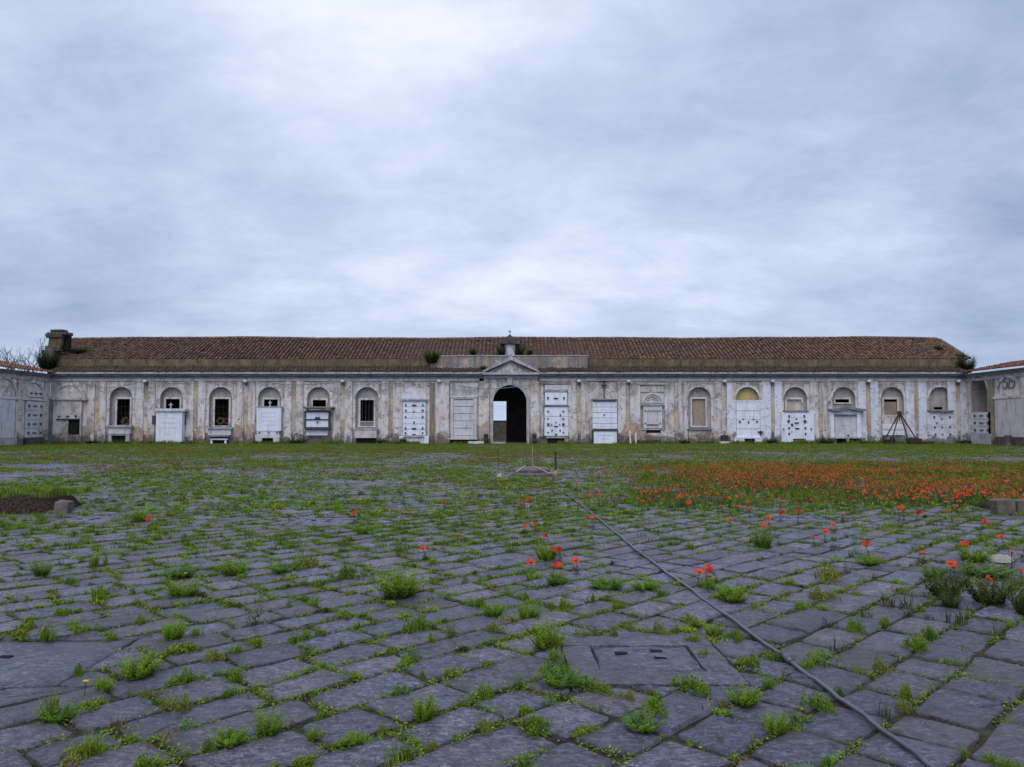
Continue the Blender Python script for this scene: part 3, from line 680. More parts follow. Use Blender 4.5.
# raised central parapet and pediment
pp = MB()
for x0, x1 in ((434, 484), (484, 538), (538, 588)):
    pp.box(U(x0), U(x1), FY - .05, FY + .245, V(373), V(356.6) if x0 != 484 else V(356.0), 0)
pp.box(U(432.5), U(455), FY - .09, FY + .3, V(356.6), V(355.5), 1); pp.box(U(455), U(589), FY - .09, FY + .3, V(356.2), V(355.3), 1)
pp.box(U(430), U(433.9), FY - .05, FY + .24, V(372), V(361), 0)
pp.build('parapet', ['plaster_ruin', 'trim_stone'], hall, .015)
pd = MB(); xa, xb, xm, zb_, za = U(484), U(538), U(511), V(374.6), V(357.2)
pd.prism([(xa + .3, V(372.6)), (xb - .3, V(372.6)), (xm, za - .35)], FY - .25, FY, 0)
pd.box(xa - .1, xb + .1, FY - .62, FY + .02, V(375.0), V(372.8), 1)
th_ = .30
for sgn, xe in ((-1, xa - .1), (1, xb + .1)):
    pts = [(xe, V(372.8)), (xe, V(372.8) + .14), (xm, za + .06), (xm, za - .30)]
    pd.prism(pts if sgn < 0 else pts[::-1], FY - .60, FY + .02, 1)
    pts = [(xe + sgn * -.55, V(372.8)), (xm, za - .30), (xm, za - .42), (xe + sgn * -.85, V(372.8))]
    pd.prism(pts if sgn < 0 else pts[::-1], FY - .40, FY + .02, 2)
pd.build('pediment', ['plaster', 'trim_stone', 'trim_dark'], hall)
# little bell turret behind the pediment
bt = MB(); DY = FY + 1.0
x0, x1 = at(504.5, 350, DY)[0], at(515.2, 350, DY)[0]; z0, z1 = at(510, 358, DY)[2], at(510, 343.2, DY)[2]
bt.box(x0, x1, DY, DY + 1.6, z0, z1, 0)
tur = bt.build('turret', 'plaster_white', hall, .02)
tr = MB(); zt = at(510, 334.5, DY)[2]; xm = (x0 + x1) / 2
tr.prism([(x0 - .40, z1 - .12), (xm, z1 - .04), (x1 + .40, z1 - .12), (x1 + .40, z1 + .05), (xm, zt), (x0 - .40, z1 + .05)], DY - .25, DY + 1.9)
tr.build('turret_roof', 'pier_stone', tur)
cr = MB(); cr.box(xm - .03, xm + .03, DY, DY + .05, zt - .1, zt + .42); cr.box(xm - .13, xm + .13, DY + .005, DY + .045, zt + .24, zt + .3); cr.build('finial_cross', 'rust_iron', tur)
# ruined gable pier on the left end
random.seed(5)
gp = MB(); GY = FY + .6
def gbox(a, b2, c2, d2, y0, y1, mi): gp.box(at(a, 350, GY)[0], at(b2, 350, GY)[0], y0, y1, at(50, d2, GY)[2], at(50, c2, GY)[2], mi, .06)
gbox(43.5, 56, 350, 372, GY - .3, GY + .9, 0); gbox(46, 60, 346, 351, GY - .2, GY + .9, 0); gbox(48.5, 61, 337, 347, GY - .1, GY + .9, 1); gbox(46.5, 63, 334, 338, GY - .3, GY + .9, 0); gbox(48, 67, 331.8, 335, GY - .3, GY + .9, 0); gbox(51, 62, 329.6, 332, GY - .2, GY + .9, 0)
gbox(60.5, 66, 335, 350, GY + .3, GY + .8, 2)
gp.build('gable_pier', ['pier_stone', 'attic_plaster', 'dark_interior'], hall, .05)

# ------------------------------------------------------------------ side wings
def wing(name, label, X, sgn, feats):
    """wall on the plane x = X facing the court, running towards the camera from the hall"""
    root = empty(name, (X, FY, 0), label, 'building')
    y0, y1 = 24.0, FY - .02
    out = lambda d: X - sgn * d            # d metres into the court
    def bx(mb, d0, d1, ya, yb, za, zb, mi=0):
        xa, xb = sorted((out(d0), out(d1))); mb.box(xa, xb, ya, yb, za, zb, mi)
    zt = V(374.5)
    return root, out, bx, y0, y1, zt
def ypx(px, X): return X * FPX / (px - CX)
LX, RX = XL, XR
rl, out, bx, y0, y1, zt = wing('side_wing', 'left side wing with tall blind arches and orange tiled roof edge', LX, -1, None)
mb = MB(); bx(mb, 0, -6, y0, y1, -.1, zt); mb.build('wall', 'plaster_wing', rl)
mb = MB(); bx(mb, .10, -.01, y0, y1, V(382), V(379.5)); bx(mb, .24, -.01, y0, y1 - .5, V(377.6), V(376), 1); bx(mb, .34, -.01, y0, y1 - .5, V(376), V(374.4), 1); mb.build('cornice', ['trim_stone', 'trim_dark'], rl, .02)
v, f, c = [], [], []
P0 = Vector((LX + .6, y0, V(373.2))); sl = Vector((-5, 0, 1.0)); es_ = sl.normalized(); en_ = Vector((1.0, 0, 5)).normalized()
tile_strip(v, f, c, P0, Vector((0, 1, 0)), es_, en_, int((y1 - y0) / .34), 8, .34, sl.length / 8)
nb = len(v); v += [tuple(P0), tuple(P0 + Vector((0, y1 - y0, 0))), tuple(P0 + sl + Vector((0, y1 - y0, 0))), tuple(P0 + sl)]; f += [(nb, nb + 1, nb + 2, nb + 3)]; c += [(.1, .06, .045)] * 4
c = [(min(1, x * 1.7), y * 1.45, z * 1.3) for x, y, z in c]
build_tiles('roof', rl, v, f, c, rl.location)
def blind_arch(root, bx, out, X, sgn, ya, yb, zspr, mat_, label_mat='plaster_wing'):
    r = (yb - ya) / 2; yc = (ya + yb) / 2; mb = MB(); n = 16
    for i in range(n):
        w0, w1 = math.pi * i / n, math.pi * (i + 1) / n; vs = []
        for d in (.12, -.01):
            for rr, w_ in ((r, w0), (r + .22, w0), (r + .22, w1), (r, w1)): vs.append((out(d), yc + rr * math.cos(w_), zspr + rr * math.sin(w_)))
        mb.add(vs, [(0, 1, 2, 3), (7, 6, 5, 4)] + [(k, (k + 1) % 4 + 4 if False else k + 4, (k + 1) % 4 + 4, (k + 1) % 4) for k in range(4)])
    bx(mb, .12, -.01, ya - .22, ya, -.05, zspr); bx(mb, .12, -.01, yb, yb + .22, -.05, zspr)
    bx(mb, .2, -.01, ya - .3, yb + .3, zspr - .12, zspr + .08)
    return mb.build('blind_arch', mat_, root, .01)
def wing_pil(root, bx, ya, yb, mat_='plaster_pale'):
    mb = MB(); bx(mb, .16, -.01, ya, yb, -.05, V(382)); bx(mb, .22, -.01, ya - .05, yb + .05, -.05, .7); mb.build('pilaster', mat_, root, .012)
blind_arch(rl, bx, out, LX, -1, ypx(22, LX), ypx(44.5, LX) - .3, V(400), 'plaster_pale')
blind_arch(rl, bx, out, LX, -1, ypx(-10, LX), ypx(15, LX), V(400), 'plaster_pale')
wing_pil(rl, bx, ypx(16.5, LX), ypx(21, LX), 'plaster')
for i in range(5): blind_arch(rl, bx, out, LX, -1, 31 + i * 5.2, 34 + i * 5.2, V(400), 'plaster_pale')
def wing_tomb(label, X, sgn, out, pxa, pxb, rows, ztop, zbot, mat_, dots, base_mat='trim_dark', dep=.1, label_cat='wall tomb'):
    ya, yb = sorted((ypx(pxa, X), ypx(pxb, X))); root = empty('wall_tomb', (X, (ya + yb) / 2, 0), label, 'wall tomb', 'marble wall tombs')
    def b_(mb, d0, d1, a, b2, za, zb, mi=0):
        xa, xb = sorted((out(d0), out(d1))); mb.box(xa, xb, a, b2, za, zb, mi)
    hgt = (ztop - zbot) / rows
    for i in range(rows):
        mb = MB(); b_(mb, dep + .06, .03, ya, yb, zbot + i * hgt + .012, zbot + (i + 1) * hgt - .012); pl_ = mb.build('plaque', mat_, root, .012)
    if dots:
        for i in range(rows):
            zc = zbot + (i + .5) * hgt
            for t_, wd, hh in ((.14, .10, .11), (.5, .26, .05), (.86, .10, .11)): mb = MB(); yc = ya + (yb - ya) * t_; b_(mb, dep + .13, dep + .061, yc - wd, yc + wd, zc - hh, zc + hh); mb.build('ornament', 'bronze', root, .02)
    mb = MB(); b_(mb, dep + .25, .03, ya - .1, yb + .1, -.05, zbot - .015); mb.build('plinth', 'pier_stone' if base_mat == 'trim_dark' else base_mat, root, .02)
    return root
wing_tomb('tall white wall tomb with four rows of vases in the left wing', LX, -1, out, 24.8, 41.5, 4, V(402.5), V(437), 'marble_grey', True)
wing_tomb('blank pale wall tomb at the left edge of the left wing', LX, -1, out, -8, 13.5, 1, V(401.5), V(437), 'marble_grey', False, 'trim_stone')
w2 = empty('wall_plaque', (LX, ypx(33, LX), V(395)), 'small wide marble plaque inside a blind arch of the left wing', 'plaque')
mb = MB(); ya, yb = ypx(26, LX), ypx(43, LX); xa, xb = sorted((out(.14), out(.02))); mb.box(xa, xb, ya, yb - .2, V(398), V(391)); mb.build('slab', 'marble_grey', w2, .01)
for t_ in (.2, .5, .8): mb = MB(); yc = ya + (yb - .2 - ya) * t_; xa, xb = sorted((out(.2), out(.141))); mb.box(xa, xb, yc - .16, yc + .16, V(395.3), V(393.8)); mb.build('ornament', 'bronze', w2)

rr_, out, bx, y0, y1, zt = wing('side_wing', 'right side wing with dark arched niche and red tiled roof edge', RX, 1, None)
# wall with one recessed arched niche
na, nb_ = sorted((ypx(971, RX), ypx(987.5, RX))); nr = (nb_ - na) / 2; nc = (na + nb_) / 2; nzs = V(391); nzb = V(413)
mb = MB(); X = RX
def wq(ya, yb, za, zb, d=0.0, mi=0): mb.quad((X + d, ya, za), (X + d, ya, zb), (X + d, yb, zb), (X + d, yb, za), mi)
wq(y0, na, -.1, zt); wq(nb_, y1, -.1, zt); wq(na, nb_, -.1, nzb)
arc = [(nc - nr * math.cos(math.pi * i / 20), nzs + nr * math.sin(math.pi * i / 20)) for i in range(21)]
for i in range(20): mb.quad((X, arc[i][0], arc[i][1]), (X, arc[i][0], zt), (X, arc[i + 1][0], zt), (X, arc[i + 1][0], arc[i + 1][1]))
ring = [(na, nzb)] + arc + [(nb_, nzb), (na, nzb)]
for i in range(len(ring) - 1): mb.quad((X, *ring[i]), (X, *ring[i + 1]), (X + 1.6, *ring[i + 1]), (X + 1.6, *ring[i]), 1)
mb.quad((X + 1.6, na, nzb), (X + 1.6, nb_, nzb), (X + 1.6, nb_, nzs + nr), (X + 1.6, na, nzs + nr), 1)
mb.quad((X, y0, zt), (X + 6, y0, zt), (X + 6, y1, zt), (X, y1, zt)); mb.quad((X + 6, y0, -.1), (X + 6, y0, zt), (X + 6, y1, zt), (X + 6, y1, -.1)); mb.quad((X, y0, -.1), (X + 6, y0, -.1), (X + 6, y0, zt), (X, y0, zt))
mb.build('wall', ['plaster_wing', 'plaster_niche'], rr_)  # niche lined in darker plaster, its inner shade put into the colour
mb = MB(); bx(mb, .10, -.01, y0, y1, V(382), V(379.5)); bx(mb, .24, -.01, y0, y1 - .5, V(377.6), V(376), 1); bx(mb, .34, -.01, y0, y1 - .5, V(376), V(374.4), 1); mb.build('cornice', ['trim_stone', 'trim_dark'], rr_, .02)
v, f, c = [], [], []
P0 = Vector((RX - .6, y1, V(373.2))); sl = Vector((5, 0, 0.95)); es_ = sl.normalized(); en_ = Vector((-.95, 0, 5)).normalized()
tile_strip(v, f, c, P0, Vector((0, -1, 0)), es_, en_, int((y1 - y0) / .34), 8, .34, sl.length / 8)
nb = len(v); v += [tuple(P0), tuple(P0 - Vector((0, y1 - y0, 0))), tuple(P0 + sl - Vector((0, y1 - y0, 0))), tuple(P0 + sl)]; f += [(nb, nb + 3, nb + 2, nb + 1)]; c += [(.1, .06, .045)] * 4
c = [(min(1, x * 1.35), y * 1.0, z * 0.95) for x, y, z in c]
build_tiles('roof', rr_, v, f, c, rr_.location)
blind_arch(rr_, bx, out, RX, 1, ypx(1022.5, RX), ypx(997.5, RX), V(399.5), 'plaster_pale')
for i in range(5): blind_arch(rr_, bx, out, RX, 1, 28 + i * 5.6, 31.4 + i * 5.6, V(399.5), 'plaster_pale')
mb = MB()
for i in range(18):
    w0, w1 = math.pi * i / 18, math.pi * (i + 1) / 18; vs = []
    for d in (.06, -.01):
        for q_, w_ in ((nr, w0), (nr + .2, w0), (nr + .2, w1), (nr, w1)): vs.append((out(d), nc + q_ * math.cos(w_), nzs + q_ * math.sin(w_)))
    mb.add(vs, [(0, 1, 2, 3), (7, 6, 5, 4)] + [(k, k + 4, (k + 1) % 4 + 4, (k + 1) % 4) for k in range(4)])
mb.build('archivolt', 'plaster_pale', rr_)
wing_pil(rr_, bx, ypx(995, RX), ypx(989.5, RX), 'plaster_brown')
wing_tomb('cream wall tomb with three rows of vases under the right wing dark niche', RX, 1, out, 974, 992, 3, V(412.5), V(433.5), 'marble_grey', True, 'trim_stone')
wing_tomb('tall pinkish blank wall tomb with dark base at the far right edge', RX, 1, out, 998, 1030, 1, V(401), V(436), 'marble_pink', False, 'trim_dark')
mb = MB(); yc, zc = ypx(1010, RX), V(388)
def wseg(y0_, z0_, y1_, z1_): mb.tube([(RX - .05, yc + y0_, zc + z0_), (RX - .05, yc + y1_, zc + z1_)], .05, 5)
for a_ in range(8):
    w0, w1 = 1.0 + a_ * .6, 1.6 + a_ * .6; wseg(.5 + .33 * math.cos(w0), .3 * math.sin(w0), .5 + .33 * math.cos(w1), .3 * math.sin(w1)); wseg(-.35 + .36 * math.cos(w0), .3 * math.sin(w0), -.35 + .36 * math.cos(w1), .3 * math.sin(w1))
wseg(.05, -.35, -.1, .4); wseg(-.75, .2, -1.1, .42); mb.build('monogram', 'trim_dark', rr_)
# stone urn in front of it
ux, uy = RX - 1.0, ypx(1007, RX - 1.0)
ur = empty('stone_urn', (ux, uy, 0), 'small grey stone urn standing before the dark based tomb at far right', 'urn')
mb = MB(); mb.lathe([(.22, -.02), (.22, .12), (.10, .18), (.09, .42), (.25, .72), (.27, .84), (.20, .86)], ux, uy, 12); mb.smooth = True; mb.build('urn_body', 'curb_stone', ur)

# rear boundary wall seen through the gateway
bw = MB(); by = 92.0
bw.box(-30, 30, by, by + .4, -.1, at(500, 421.3, by)[2]); bw.box(-30, 30, by - .06, by + .46, at(500, 421.3, by)[2], at(500, 420.4, by)[2])
tag(bw.build('boundary_wall', 'pier_stone'), 'low brown masonry wall seen through the open gateway', 'wall')

# ------------------------------------------------------------------ tombs along the hall
GT = 'marble wall tombs'
def tomb_root(px, label, name='wall_tomb', cat='wall tomb', group=GT): return empty(name, (U(px), FY, 0), label, cat, group)
def part(root, name, mat_, boxes, bevel=.012):
    mb = MB()
    for b_ in boxes: fbox(mb, *b_)
    return mb.build(name, mat_, root, bevel)
def rows(root, x0, x1, ya, yb, n_, front, mat_, back=.02, gap=.35):
    h = (yb - ya) / n_
    return [part(root, 'plaque', mat_, [(x0, x1, ya + i * h + gap / 2, ya + (i + 1) * h - gap / 2, front, back)], .01) for i in range(n_)]
def dots(root, pts, front, name='vase', mat_='bronze'):
    """small bronze fittings: px, py, width px, height px"""
    for (x, y, w, h) in pts:
        mb = MB(); fbox(mb, x - w / 2, x + w / 2, y - h / 2, y + h / 2 * .2, front + .09, front - .005); fbox(mb, x - w / 4, x + w / 4, y + h / 2 * .2, y + h / 2, front + .07, front - .005)
        mb.build(name, mat_, root, .015)
def letters(root, x0, x1, y, front, h=.9, seed=0):
    r = random.Random(seed + int(x0 * 10)); mb = MB(); x = x0
    while x < x1:
        w = r.uniform(.5, 1.3); fbox(mb, x, min(x + w, x1), y - h / 2 * r.uniform(.6, 1), y + h / 2 * r.uniform(.6, 1), front + .006, front - .01); x += w + r.uniform(.25, .7)
    mb.build('inscription', 'engraving', root)
def cross(root, px, y0, y1, front, mat_='white_enamel', w=2.0):
    part(root, 'cross', mat_, [(px - .45, px + .45, y0, y1, front, front - .1), (px - w, px + w, y0 + (y1 - y0) * .28, y0 + (y1 - y0) * .42, front - .01, front - .09)], .008)

# bay 0
t = tomb_root(68, 'pale blind arch tomb with dark open slot at the left corner of the hall')
mb = MB(); mb.band(U(69.5), V(400), U(84) - U(69.5), U(86.5) - U(69.5), FY - .2, FY - .01, n=20); mb.band(U(69.5), V(399.6), 0.02, U(84) - U(69.5), FY - .12, FY - .01, n=20); mb.build('arch', 'plaster_pale', t)
part(t, 'shelf', 'trim_stone', [(52.5, 86.5, 398.8, 400.3, .34, .02)])
part(t, 'slab', 'plaster_pale', [(53, 81.5, 400.3, 419, .22, .02), (53, 56.6, 419, 444, .22, .02), (80, 81.5, 419, 444, .22, .02), (56.6, 68.5, 419.3, 434, .13, .02), (56.6, 69.2, 434, 444, .22, .02), (69.2, 80, 434.8, 444, .22, .02)])
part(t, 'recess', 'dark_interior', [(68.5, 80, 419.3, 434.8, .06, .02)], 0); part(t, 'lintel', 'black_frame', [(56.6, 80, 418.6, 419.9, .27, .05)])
dots(t, [(59, 416.5, 1.8, 1.8), (67.5, 416.5, 3.5, 1.3), (75.5, 416.3, 2, 2)], .22)
letters(t, 60, 75, 392, .12, .8)
# bay 1
GA = 'stone altars under the niche windows'
t = tomb_root(120, 'grey stone altar with hollow base under the first dark niche window', 'stone_altar', 'altar', GA)
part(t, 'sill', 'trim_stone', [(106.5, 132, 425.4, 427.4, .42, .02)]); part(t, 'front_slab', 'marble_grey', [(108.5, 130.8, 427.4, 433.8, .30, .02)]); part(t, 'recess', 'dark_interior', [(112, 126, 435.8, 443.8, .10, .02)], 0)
part(t, 'leg', 'trim_stone', [(109, 112, 434, 444, .28, .02)]); part(t, 'leg', 'trim_stone', [(126, 130, 434, 444, .28, .02)]); part(t, 'shelf', 'trim_dark', [(112, 126, 433.8, 435.8, .34, .02)])
w_ = empty('iron_wreath', (U(123.5), NW, V(424)), 'rusty red dried wreath behind the first niche window', 'wreath')
def wreath(root, px, py, r, y):
    mb = MB(); cx, cz = U(px), V(py)
    for i in range(26):
        a_ = 2 * math.pi * i / 26; p_ = Vector((cx + math.cos(a_) * r, y, cz + math.sin(a_) * r * .75)); mb.tube([p_, p_ + Vector((random.gauss(0, .12), -.06, random.gauss(0, .12)))], .045, 5, r1=.02)
    mb.build('flowers', 'wreath', root)
wreath(w_, 123.5, 421.5, .34, NW + .1)
# bay 2
t = tomb_root(169.5, 'white marble tomb block topped by a small white cross')
part(t, 'block', 'marble', [(156.2, 182.3, 411.5, 445, .75, .02)], .02); part(t, 'cap', 'marble_grey', [(154.5, 185, 408.6, 411.5, .90, .02)], .03); cross(t, 170.5, 402.8, 408.6, .75)
for i, y in enumerate((418, 423, 428)): letters(t, 162, 177, y, .75, .55, i)

part(t, 'curtain', 'bronze', [(152.2, 155.8, 415.5, 424, .2, .02)]); part(t, 'curtain', 'bronze', [(183, 185.4, 415, 425, .2, .02)])
# bay 3
t = tomb_root(219.5, 'stone altar with small table legs under the niche window with dried flowers', 'stone_altar', 'altar', GA)
part(t, 'sill', 'trim_stone', [(206.8, 232.3, 427.2, 429, .45, .02)]); part(t, 'front_slab', 'marble_grey', [(208.3, 231, 429, 435.2, .32, .02)]); part(t, 'recess', 'dark_interior', [(211, 228.5, 437, 443.8, .10, .02)], 0)
part(t, 'shelf', 'trim_dark', [(208.3, 229.5, 435.2, 437, .36, .02)]); part(t, 'leg', 'marble', [(211, 213, 440, 445, .5, .38)]); part(t, 'leg', 'marble', [(225, 227, 440, 445, .5, .38)]); part(t, 'table_top', 'marble_grey', [(210.5, 228, 438.6, 440, .55, .33)])
w_ = empty('flower_wreath', (U(222), NW, V(424)), 'orange brown dried flowers filling the bottom of the second tall window', 'wreath')
wreath(w_, 219, 420.8, .3, NW + .1); wreath(w_, 225, 420.8, .3, NW + .12)
# bay 4
t = tomb_root(269, 'white slab tomb on two low feet with a dark gap below')
part(t, 'slab', 'marble', [(256.8, 281, 407, 431, .35, .02)], .015); part(t, 'cap', 'trim_stone', [(256.3, 281.5, 406.2, 407, .42, .02)]); part(t, 'ledge', 'marble_grey', [(255.5, 280, 434.6, 438, .5, .02)]); part(t, 'lower_slab', 'marble_grey', [(257.5, 279, 431.2, 434.6, .32, .02)])
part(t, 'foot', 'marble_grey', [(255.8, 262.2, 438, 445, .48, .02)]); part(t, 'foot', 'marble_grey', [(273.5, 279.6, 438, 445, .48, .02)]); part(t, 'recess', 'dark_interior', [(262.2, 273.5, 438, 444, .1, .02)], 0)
cross(t, 269.8, 400.8, 406.5, .36, 'white_enamel', 1.6)
for i, y in enumerate((413, 417, 421, 425)): letters(t, 262, 276, y, .35, .5, i)
dots(t, [(259.5, 432.8, 1.4, 1.6), (269, 432.8, 1.4, 1.2), (277, 432.8, 1.4, 1.6)], .33)
# bay 5
t = tomb_root(318, 'black framed wall tomb of two white panels under a dark awning ledge')
part(t, 'awning', 'trim_dark', [(302.8, 333.3, 406.5, 408.4, .8, .02)], .03); part(t, 'frame', 'black_frame', [(304.2, 329.8, 410.8, 412.2, .4, .02), (304.2, 305.8, 412.2, 429, .4, .02), (328.4, 329.8, 412.2, 429, .4, .02), (305.8, 328.4, 419, 420, .4, .02), (305.8, 328.4, 427, 429, .4, .02)])
part(t, 'panel', 'marble', [(305.8, 328.4, 412.2, 419, .3, .02)]); part(t, 'panel', 'marble', [(305.8, 328.4, 420, 427, .3, .02)])
part(t, 'vase_rack', 'bronze', [(305, 329.5, 427.4, 429.6, .62, .02)]); part(t, 'lower_slab', 'marble', [(306.8, 328, 430, 435.4, .3, .02)]); part(t, 'vase', 'bronze', [(314.8, 319.5, 416.8, 419.4, .5, .3)], .05); part(t, 'lamp', 'bronze', [(316.5, 318, 421.3, 423, .42, .3)])
# bay 6
t = tomb_root(366, 'pinkish stone altar box under the window with a low lattice balustrade', 'stone_altar', 'altar', GA)
part(t, 'sill', 'trim_stone', [(354.5, 378, 428.3, 430, .45, .02)]); part(t, 'front_slab', 'marble_pink', [(355.2, 376.8, 430, 438, .40, .02)], .02); part(t, 'recess', 'dark_interior', [(356.5, 376, 438.4, 444, .08, .02)], 0)
# bay 7
t = tomb_root(413.5, 'tall white wall tomb of six plaques below bluish lunette left of gateway')
part(t, 'surround', 'plaster_pale', [(399.8, 429.5, 383.5, 401, .06, .02), (399.8, 402.6, 401, 444, .06, .02), (426.3, 429.5, 401, 444, .06, .02)])
mb = MB(); mb.band(U(414), V(398.8), .02, U(426) - U(414), FY - .12, FY - .02, n=20); mb.build('lunette', 'plaster_white', t)
part(t, 'shelf', 'trim_stone', [(401.8, 427.3, 399, 400.6, .32, .02)]); rows(t, 403, 425.6, 401, 435.5, 6, .16, 'marble')
part(t, 'foot', 'marble', [(399.5, 403.6, 435.9, 445, .32, .02)]); part(t, 'foot', 'marble', [(424.5, 428.8, 435.9, 445, .32, .02)]); part(t, 'lower_slab', 'marble_grey', [(403.6, 424.5, 437.6, 444, .2, .02)]); part(t, 'ledge', 'trim_stone', [(402, 426, 435.6, 437.4, .3, .02)])
dots(t, [(x, y, 1.6, 2.0) for y in (405, 410.5, 417, 428.3, 433.2) for x in (405.6, 422.6)] + [(414, 405.3, 4.4, 1.6), (414, 411.5, 1.2, 1.6), (414, 422.6, 1.5, 2.6), (414, 428.6, 4.4, 1.5), (414, 434.3, 4, .9)], .16)
# bay 8
t = tomb_root(463.5, 'wide pinkish framed wall tomb with five long white slabs beside the gateway')
part(t, 'surround', 'plaster_pale', [(449.9, 478.5, 383.5, 396.6, .07, .02)]); letters(t, 455.5, 471.5, 391, .07, 1.4, 3)
part(t, 'frame', 'marble_pink', [(450.5, 453.4, 397.6, 438, .22, .02), (473.5, 476.8, 397.6, 438, .22, .02), (449.8, 477.2, 396.4, 397.6, .28, .02), (453.4, 473.5, 397.6, 399, .22, .02), (453.4, 473.5, 435.5, 438, .22, .02)])
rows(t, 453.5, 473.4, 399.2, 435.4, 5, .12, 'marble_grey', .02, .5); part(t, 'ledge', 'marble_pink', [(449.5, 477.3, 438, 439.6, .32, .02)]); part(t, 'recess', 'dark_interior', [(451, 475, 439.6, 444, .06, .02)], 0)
st = MB(); st.box(U(469), U(484.5), FY - 1.4, FY - .9, -.04, .22, jit=.01); tag(st.build('stone_block', 'marble_grey', None, .03), 'long white stone block lying in the grass left of the gateway', 'stone block')
# bay 9
t = tomb_root(556, 'tall white wall tomb with dark bronze vases right of the gateway')
part(t, 'frame', 'plaster', [(540.8, 543.6, 383.6, 437, .14, .02), (568.2, 571, 383.6, 437, .14, .02), (540.8, 571, 382.4, 383.8, .2, .02)]); part(t, 'header', 'marble_grey', [(544.8, 568, 384.8, 389.8, .14, .02)]); letters(t, 553, 559, 387.4, .14, .7)
part(t, 'shelf', 'trim_stone', [(544, 568, 390.2, 391.8, .22, .02)]); rows(t, 545, 567.4, 392, 405, 1, .16, 'marble'); part(t, 'shelf', 'trim_dark', [(543.5, 569, 405.2, 406.3, .26, .02)])
rows(t, 544.4, 568, 406.6, 436, 3, .16, 'marble'); part(t, 'ledge', 'trim_stone', [(546.5, 564.8, 436.6, 438.2, .35, .02)]); part(t, 'recess', 'dark_interior', [(547.5, 564, 438.2, 442.4, .12, .02)], 0)
dots(t, [(548, 398.3, 1.6, 3), (564, 398.3, 1.6, 3), (556, 398.4, 5, 1.5), (548, 411.5, 1.6, 2), (563.3, 411.5, 1.6, 2), (548, 418.8, 1.4, 1.6), (560.3, 415, 1.3, 1.6), (563.3, 419, 1.6, 2), (548.3, 424.6, 2.3, 3), (563.3, 424.6, 2.3, 3), (551.5, 424.6, 1.1, 1.3), (559.6, 424.4, 1.1, 1.3), (556, 426.4, 3.8, 1.4), (556, 422.4, 1.2, 1.4), (548, 432.6, 1.4, 1.6), (552, 430.6, 1.2, 2.4), (560, 430.6, 1.2, 2.4), (563.3, 432.6, 1.4, 1.6), (556, 434.6, 2.2, 1.8), (544.6, 418.8, 1, 1.2)], .16)
# bay 10
t = tomb_root(604.5, 'white wall tomb of five slabs below a blind arch with hanging iron cross')
mb = MB(); mb.band(U(604.5), V(399), U(616.2) - U(604.5), U(618) - U(604.5), FY - .08, FY - .01, n=20); mb.band(U(604.5), V(398.8), .02, U(616) - U(604.5), FY - .04, FY - .01, n=20); mb.build('arch', 'plaster_pale', t)
part(t, 'shelf', 'trim_dark', [(592.6, 617.3, 398.9, 400.4, .4, .02)], .03); rows(t, 592.6, 617, 401.6, 429, 5, .18, 'marble'); dots(t, [(604.3, 415, 1.6, 1.6)], .18, 'lamp')
for y in (405, 410, 420.5, 426): letters(t, 600, 610, y, .18, .4, int(y))
part(t, 'iron_cross', 'rust_iron', [(603.9, 604.6, 381.5, 398.5, .22, .12), (601.8, 606.6, 384.6, 386, .21, .13), (603.2, 605.3, 381, 383, .25, .1)], 0)
b_ = tomb_root(605, 'low white marble chest with black frame standing against the wall', 'tomb_chest', 'tomb chest', None)
part(b_, 'chest', 'marble', [(593.6, 616.8, 431.2, 444.5, .8, .25)], .02); part(b_, 'frame', 'black_frame', [(592.3, 618, 429.8, 431.2, .86, .2), (592.3, 593.5, 431.2, 444.5, .84, .2), (616.9, 618, 431.2, 444.5, .84, .2)]); letters(b_, 599, 612, 435.6, .8, .9, 4); letters(b_, 600, 610, 439, .8, .6, 5); dots(b_, [(595, 429, 2, 1.4), (605, 429.2, 3, 1)], .6, 'vase')
# bay 11
t = tomb_root(652, 'ornate cream wall tomb with carved lunette and square framed panel')
part(t, 'surround', 'plaster_pale', [(637.2, 640.4, 384.4, 444, .2, .02), (664.6, 667.8, 384.4, 444, .2, .02), (637.2, 667.8, 383, 384.6, .26, .02), (640.4, 664.6, 384.6, 392, .10, .02)])
mb = MB(); cx, cz = U(652.3), V(403.5); r = U(663.5) - cx; mb.band(cx, cz, r - .2, r, FY - .22, FY - .02, n=22); mb.band(cx, cz, .02, r - .2, FY - .10, FY - .02, n=22); mb.build('carved_lunette', 'marble_pink', t)
mb = MB()
for k in range(7): a_ = math.pi * (k + .5) / 7; mb.lathe([(.02, -.02), (.12, .0), (.10, .06), (.02, .1)], 0, 0, 8) if False else mb.band(cx + .52 * math.cos(a_) * .9, cz + .1 + .52 * math.sin(a_) * .9, .06, .15, FY - .16, FY - .1, 0, 2 * math.pi, 10)
mb.build('relief', 'marble_grey', t)
part(t, 'shelf', 'trim_stone', [(640.4, 664.6, 404.2, 405.6, .3, .02)])
part(t, 'panel_frame', 'marble_grey', [(643.4, 647, 406, 428, .2, .02), (658.6, 662.2, 406, 428, .2, .02), (647, 658.6, 406, 410.6, .2, .02), (647, 658.6, 425.4, 428, .24, .02)]); part(t, 'panel', 'marble_pink', [(647, 658.6, 410.6, 425.4, .1, .02)])
dots(t, [(645.2, 410.8, 1.3, 1.6), (660.2, 410.8, 1.3, 1.6), (645.2, 423.4, 1.3, 1.6), (660.2, 423.4, 1.3, 1.6)], .2, 'boss'); part(t, 'vase_rack', 'trim_dark', [(647, 658.6, 424, 425.5, .3, .1)])
